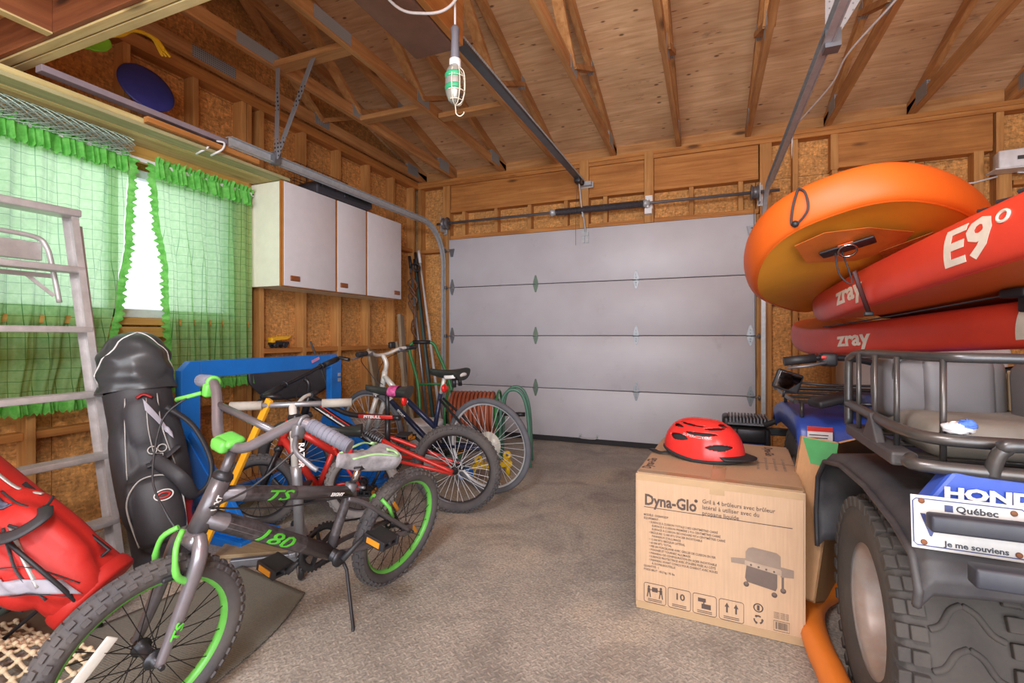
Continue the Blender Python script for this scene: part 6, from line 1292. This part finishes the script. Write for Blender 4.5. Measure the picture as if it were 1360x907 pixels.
MB().ball((cxl, cyl_, 2.095), (.024, .024, .034), 14, 10).build('bulb', mat('bulb_white', '#eceae4', .3), wl_, world=True)
MB().tube(crv([(cxl, cyl_, 2.025), (cxl+.003, cyl_, 2.0), (cxl+.006, cyl_, 1.982), (cxl+.02, cyl_+.005, 1.972), (cxl+.034, cyl_+.01, 1.982), (cxl+.036, cyl_+.01, 1.99)], 4), .0024, 6).build('hook', CW, wl_, world=True)
MB().cyl((cxl, cyl_, 2.345), (cxl-.004, cyl_, 2.82), .0045, 6).build('lamp_cord', WHITE, wl_, world=True)
tag(MB().tube(crv([(-1.25, 1.50, 2.50), (-1.19, 1.66, 2.42), (-1.10, 1.72, 2.405), (-1.0, 1.74, 2.41), (-.92, 1.72, 2.46), (-.85, 1.68, 2.6), (-.85, 1.66, 2.82)], 8), .006, 8).build('electric_cable', WHITE), 'white electric cable drooping in a loop beside the door opener', 'cable')
# ================================================================== corner by the garage door
CAMO = wood('bark_stick', '#5b4636', '#8a7058', 2, knots=False)
PM = [mat('pole_steel', '#8f959c', .35, .6), mat('pole_dark', '#3a4248', .4, .4), mat('pole_white', '#c9c6c4', .4), mat('pole_teal', '#3f5a58', .4), mat('pole_dark', '#3a4248', .4, .4)]
nm_ = ('bright steel pole leftmost of the bundle in the corner', 'dark pole second in the bundle leaning in the corner', 'white pole rightmost of the bundle in the corner', 'teal dark pole in the middle of the bundle in the corner')
for i, (tx_, ty, bx, by, tz) in enumerate(((-3.01, 4.44, -2.66, 4.28, 1.93), (-2.985, 4.52, -2.60, 4.31, 1.98), (-2.95, 4.53, -2.53, 4.33, 2.0), (-2.97, 4.48, -2.57, 4.25, 1.90))):
    p = thing('pole', nm_[i], 'pole', (bx, by, 0), group='poles leaning in the corner')
    MB().tube([(bx, by, .01), ((bx+tx_)/2, (by+ty)/2, tz/2), (tx_, ty, tz)], [.018, .014, .010], 10).build('shaft', PM[i], p, world=True)
    MB().tube([Vector((bx, by, .01)).lerp(Vector((tx_, ty, tz)), .93), Vector((bx, by, .01)).lerp(Vector((tx_, ty, tz)), 1.0)], .016, 10).build('pole_grip', BLACK if i != 2 else WHITE, p, world=True)
st_ = thing('strap_bundle', 'tangle of brown straps hung on the pole bundle by the cabinet', 'strap', (-2.9, 4.4, 1.3))
for i in range(9):
    a = rr.uniform(0, 6); z = 1.75-.07*i; MB().tube(crv([(-2.99+.02*i*.5, 4.43, z), (-2.93+.04*math.cos(a), 4.36, z-.05), (-2.90+.03*math.sin(a), 4.38, z-.16), (-2.97+.015*i, 4.41, z-.22)], 5), .012, 6, flat=(1, .35)).build('strap_loop', mat('brown_strap', '#6b4a36', .7), st_, world=True)
MB().torus((-2.90, 4.40, 1.80), (.7, -.5, .3), .045, .010, 20, 6).build('black_ring', BLACK, st_, world=True)
ht = thing('hand_truck', 'green tubular hand truck leaning in the corner by the poles', 'hand truck', (-2.3, 3.9, 0)); HG = mat('truck_green', '#2f7a44', .4)
ML = [(-2.36, 3.70, .06), (-2.40, 3.72, .25), (-2.47, 3.78, .62), (-2.57, 3.80, .90), (-2.575, 3.81, .97), (-2.545, 3.825, 1.005)]; MR_ = [(-2.07, 3.83, .06), (-2.10, 3.85, .25), (-2.20, 3.90, .62), (-2.34, 3.905, .92), (-2.375, 3.90, .985), (-2.41, 3.885, 1.005)]
MB().tube(crv(ML, 5), .015, 10).build('frame_tube', HG, ht, world=True); MB().tube(crv(MR_, 5), .015, 10).build('frame_tube', HG, ht, world=True)
MB().cyl((-2.55, 3.822, 1.005), (-2.405, 3.888, 1.005), .019, 12).build('grip', BLACK, ht, world=True)
for z, t in ((.25, 1), (.60, 2)): MB().cyl(ML[t], MR_[t], .011, 8).build('cross_tube', HG, ht, world=True)
MB().prism([(0, 0), (.38, 0), (.38, .2), (0, .2)], .006, (-2.38, 3.68, .01), (.92, .38, 0), (.38, -.92, 0)).build('toe_plate', HG, ht, world=True)
for p in ((-2.40, 3.79, .11), (-2.02, 3.95, .11)): MB().torus(p, (.92, .38, 0), .08, .03, 28, 8).cyl(Vector(p)-Vector((.02, .008, 0)), Vector(p)+Vector((.02, .008, 0)), .06, 14).build('truck_wheel', RUBBER, ht, world=True)
hr = thing('hose_reel', 'reddish brown hose wound on a green reel cart by the door', 'hose reel', (-1.72, 3.62, 0)); HB_ = mat('hose_brown', '#a2573c', .6, var=.12)
ax = Vector((.96, .28, 0)); c0 = Vector((-1.79, 3.58, .42))
for lay, r in enumerate((.15, .175)):
    pts = []; n = 13-lay*2
    for i in range(n*16+1):
        a = 2*PI*i/16; f = i/(n*16)-.5; pts.append(c0+ax*(f*.36)+Vector((-.28*math.cos(a), .96*math.cos(a), math.sin(a)))*r)
    MB().tube(pts, .0145, 7).build('hose_coil', HB_, hr, world=True)
MB().cyl(c0-ax*.2, c0+ax*.2, .13, 24).build('reel_drum', HG, hr, world=True)
for s in (-1, 1):
    MB().torus(c0+ax*(s*.205), ax, .19, .010, 32, 6).build('reel_flange', HG, hr, world=True)
TEAL = mat('cart_tube', '#4d7a68', .4)
b = Vector((-.28, .96, 0))
for off, rr_ in ((-.12, .013), (.10, .013)):
    e = c0+ax*.34+b*off
    MB().tube(crv([e-ax*.12+Vector((0, 0, -.40)), e-ax*.11+Vector((0, 0, -.1)), e-ax*.10+Vector((0, 0, .10)), e-ax*.06+Vector((0, 0, .19)), e+Vector((0, 0, .215)), e+ax*.06+Vector((0, 0, .18)), e+ax*.10+Vector((0, 0, .08)), e+ax*.12+Vector((0, 0, -.1)), e+ax*.13+Vector((0, 0, -.40))], 5), rr_, 8).build('cart_frame', TEAL, hr, world=True)
MB().cyl(c0-ax*.24, c0+ax*.34, .015, 10).cyl(c0-ax*.24, c0-ax*.24+Vector((0, 0, -.42)), .012, 8).cyl(c0+ax*.42, c0+ax*.34, .018, 10).build('reel_axle', DKMET, hr, world=True)
bk = thing('bucket', 'white plastic bucket with lid behind the navy bicycle', 'bucket', (-2.12, 3.35, 0))
MB().lathe([(0, 0), (.12, 0), (.145, .33), (.15, .34), (.15, .35)], (-2.16, 3.42, 0), (0, 0, 1), 32).build('bucket_body', WHITE, bk, world=True); MB().lathe([(.152, .335), (.156, .34), (.156, .36), (.14, .368), (0, .37)], (-2.16, 3.42, 0), (0, 0, 1), 32).build('bucket_lid', WHITE, bk, world=True)
yj = thing('yellow_tool_bar', 'yellow steel bar with ring lugs and blue block behind bike wheels', 'tool', (-1.55, 3.3, 0)); YEL = mat('yellow_steel', '#e8c01e', .4)
MB().beam((-1.64, 3.23, .085), (-1.40, 3.43, .085), .06, .04).build('bar', YEL, yj, .005, world=True)
for p in ((-1.425, 3.405, .15), (-1.60, 3.27, .13)): MB().torus(p, (.64, -.76, .0), .022, .012, 20, 8).bb((p[0]-.02, p[1]-.02, .10), (p[0]+.02, p[1]+.02, p[2]-.02)).build('ring_lug', YEL, yj, world=True)
MB().rbox((-1.66, 3.17, .05), (.11, .09, .07), .012, (0, 0, 35)).build('blue_block', BLUE, yj, world=True)
for p, q_ in (((-1.63, 3.24, .0), (-1.63, 3.24, .08)), ((-1.42, 3.41, .0), (-1.42, 3.41, .08))): MB().cyl(p, q_, .02, 10).build('foot', YEL, yj, world=True)
for i, (p, q_, w, h, lb) in enumerate((((-2.62, 3.86, .0), (-2.80, 3.98, 1.27), .12, .03, 'weathered wide plank leaning beside the hand truck'), ((-2.45, 3.78, .0), (-2.86, 4.0, 1.0), .05, .025, 'narrow weathered batten leaning across the wide plank'), ((-2.72, 3.68, 0), (-2.98, 3.76, .93), .18, .025, 'grey weathered board leaning below the cabinet end'))):
    tag(MB().beam(p, q_, w, h, (1, .3, 0)).build('plank', GREYW, None, .003), lb, 'plank', 'weathered planks in the corner')
tag(MB().beam((-2.7, 3.22, .0), (-3.0, 3.02, 1.02), .014, .014).build('rod', BLACK, None, .002), 'thin black rod leaning on the wall right of the blue stand', 'rod')
sc = thing('stone_block', 'rough pinkish concrete block on the floor behind the silver fork', 'block', (-2.6, 3.2, 0))
MB().rbox((-2.85, 3.50, .17), (.26, .36, .34), .02, (0, 0, 8)).build('block_body', mat('pink_concrete', '#b09a8c', .85, bump=.4), sc, world=True)
MB().rbox((-2.86, 3.51, .345), (.2, .3, .03), .01, (0, 0, 8)).build('block_cap', mat('concrete_cap', '#a8a09a', .85, bump=.4), sc, world=True)
# toy truck on the blocking
ty = thing('toy_truck', 'small yellow toy dump truck on the wall blocking', 'toy', (-3.09, 2.79, .968)); TY = mat('toy_yellow', '#f0b41e', .35)
MB().prism([(2.735, 1.025), (2.86, 1.035), (2.90, 1.06), (2.76, 1.06), (2.735, 1.05)], .05, (-3.125, 0, 0), (0, 1, 0), (0, 0, 1)).build('dump_bed', TY, ty, .002, world=True)
MB().rbox((-3.10, 2.73, 1.03), (.05, .035, .04), .005).build('cab', TY, ty, world=True); MB().bb((-3.12, 2.715, .995), (-3.08, 2.88, 1.018)).build('chassis', BLACK, ty, world=True)
for y in (2.755, 2.84):
    for x in (-3.125, -3.078): MB().torus((x, y, .992), (1, 0, 0), .016, .008, 16, 6).cyl((x-.006, y, .992), (x+.006, y, .992), .01, 10).build('wheel', BLACK, ty, world=True)
# dark moulded panel behind the blue stand
gp_ = thing('plastic_panel', 'dark grey moulded plastic panel hung on the wall behind the blue stand', 'panel', (-3.0, 2.85, .54))
def gf(u, v): y = 2.46+.86*u; k = 4*(u-.5)**2; z = .845-(.27-.16*k*k)*v; return Vector((-3.035+.05*math.sin(v*2.2)*(1-k*.6), y, z))
MB().grid(gf, 30, 12).build('panel_skin', mat('panel_charcoal', '#46464c', .45), gp_, 0, True, .006)
MB().tube([gf(i/30, .12)+Vector((.006, 0, 0)) for i in range(31)], .006, 6).build('panel_rib', mat('panel_charcoal', '#46464c', .45), gp_, world=True)
for y in (2.62, 3.03): MB().bb((XL, y-.02, .82), (-3.03, y+.02, .86)).build('hanger_hook', DKMET, gp_, world=True)
# fittings added for the unseen fill lights (the light itself is set at the top)
for i, (x, y) in enumerate(((-.5, .0), (.9, -1.3))):
    t = thing('fill_lamp', ('near' if i == 0 else 'far')+' added fill lamp hung from the roof trusses, unseen over or behind the viewpoint', 'lamp', (x, y, 2.3))
    MB().lathe([(0, 0), (.03, 0), (.03, .06), (.012, .09), (0, .09)], (x, y, 2.36 if i == 0 else 2.41), (0, 0, 1), 16).build('fill_lamp_holder', WHITE, t, world=True)
    MB().cyl((x, y, 2.44 if i == 0 else 2.49), (x, y, 2.95), .004, 6).build('lamp_cord', WHITE, t, world=True)
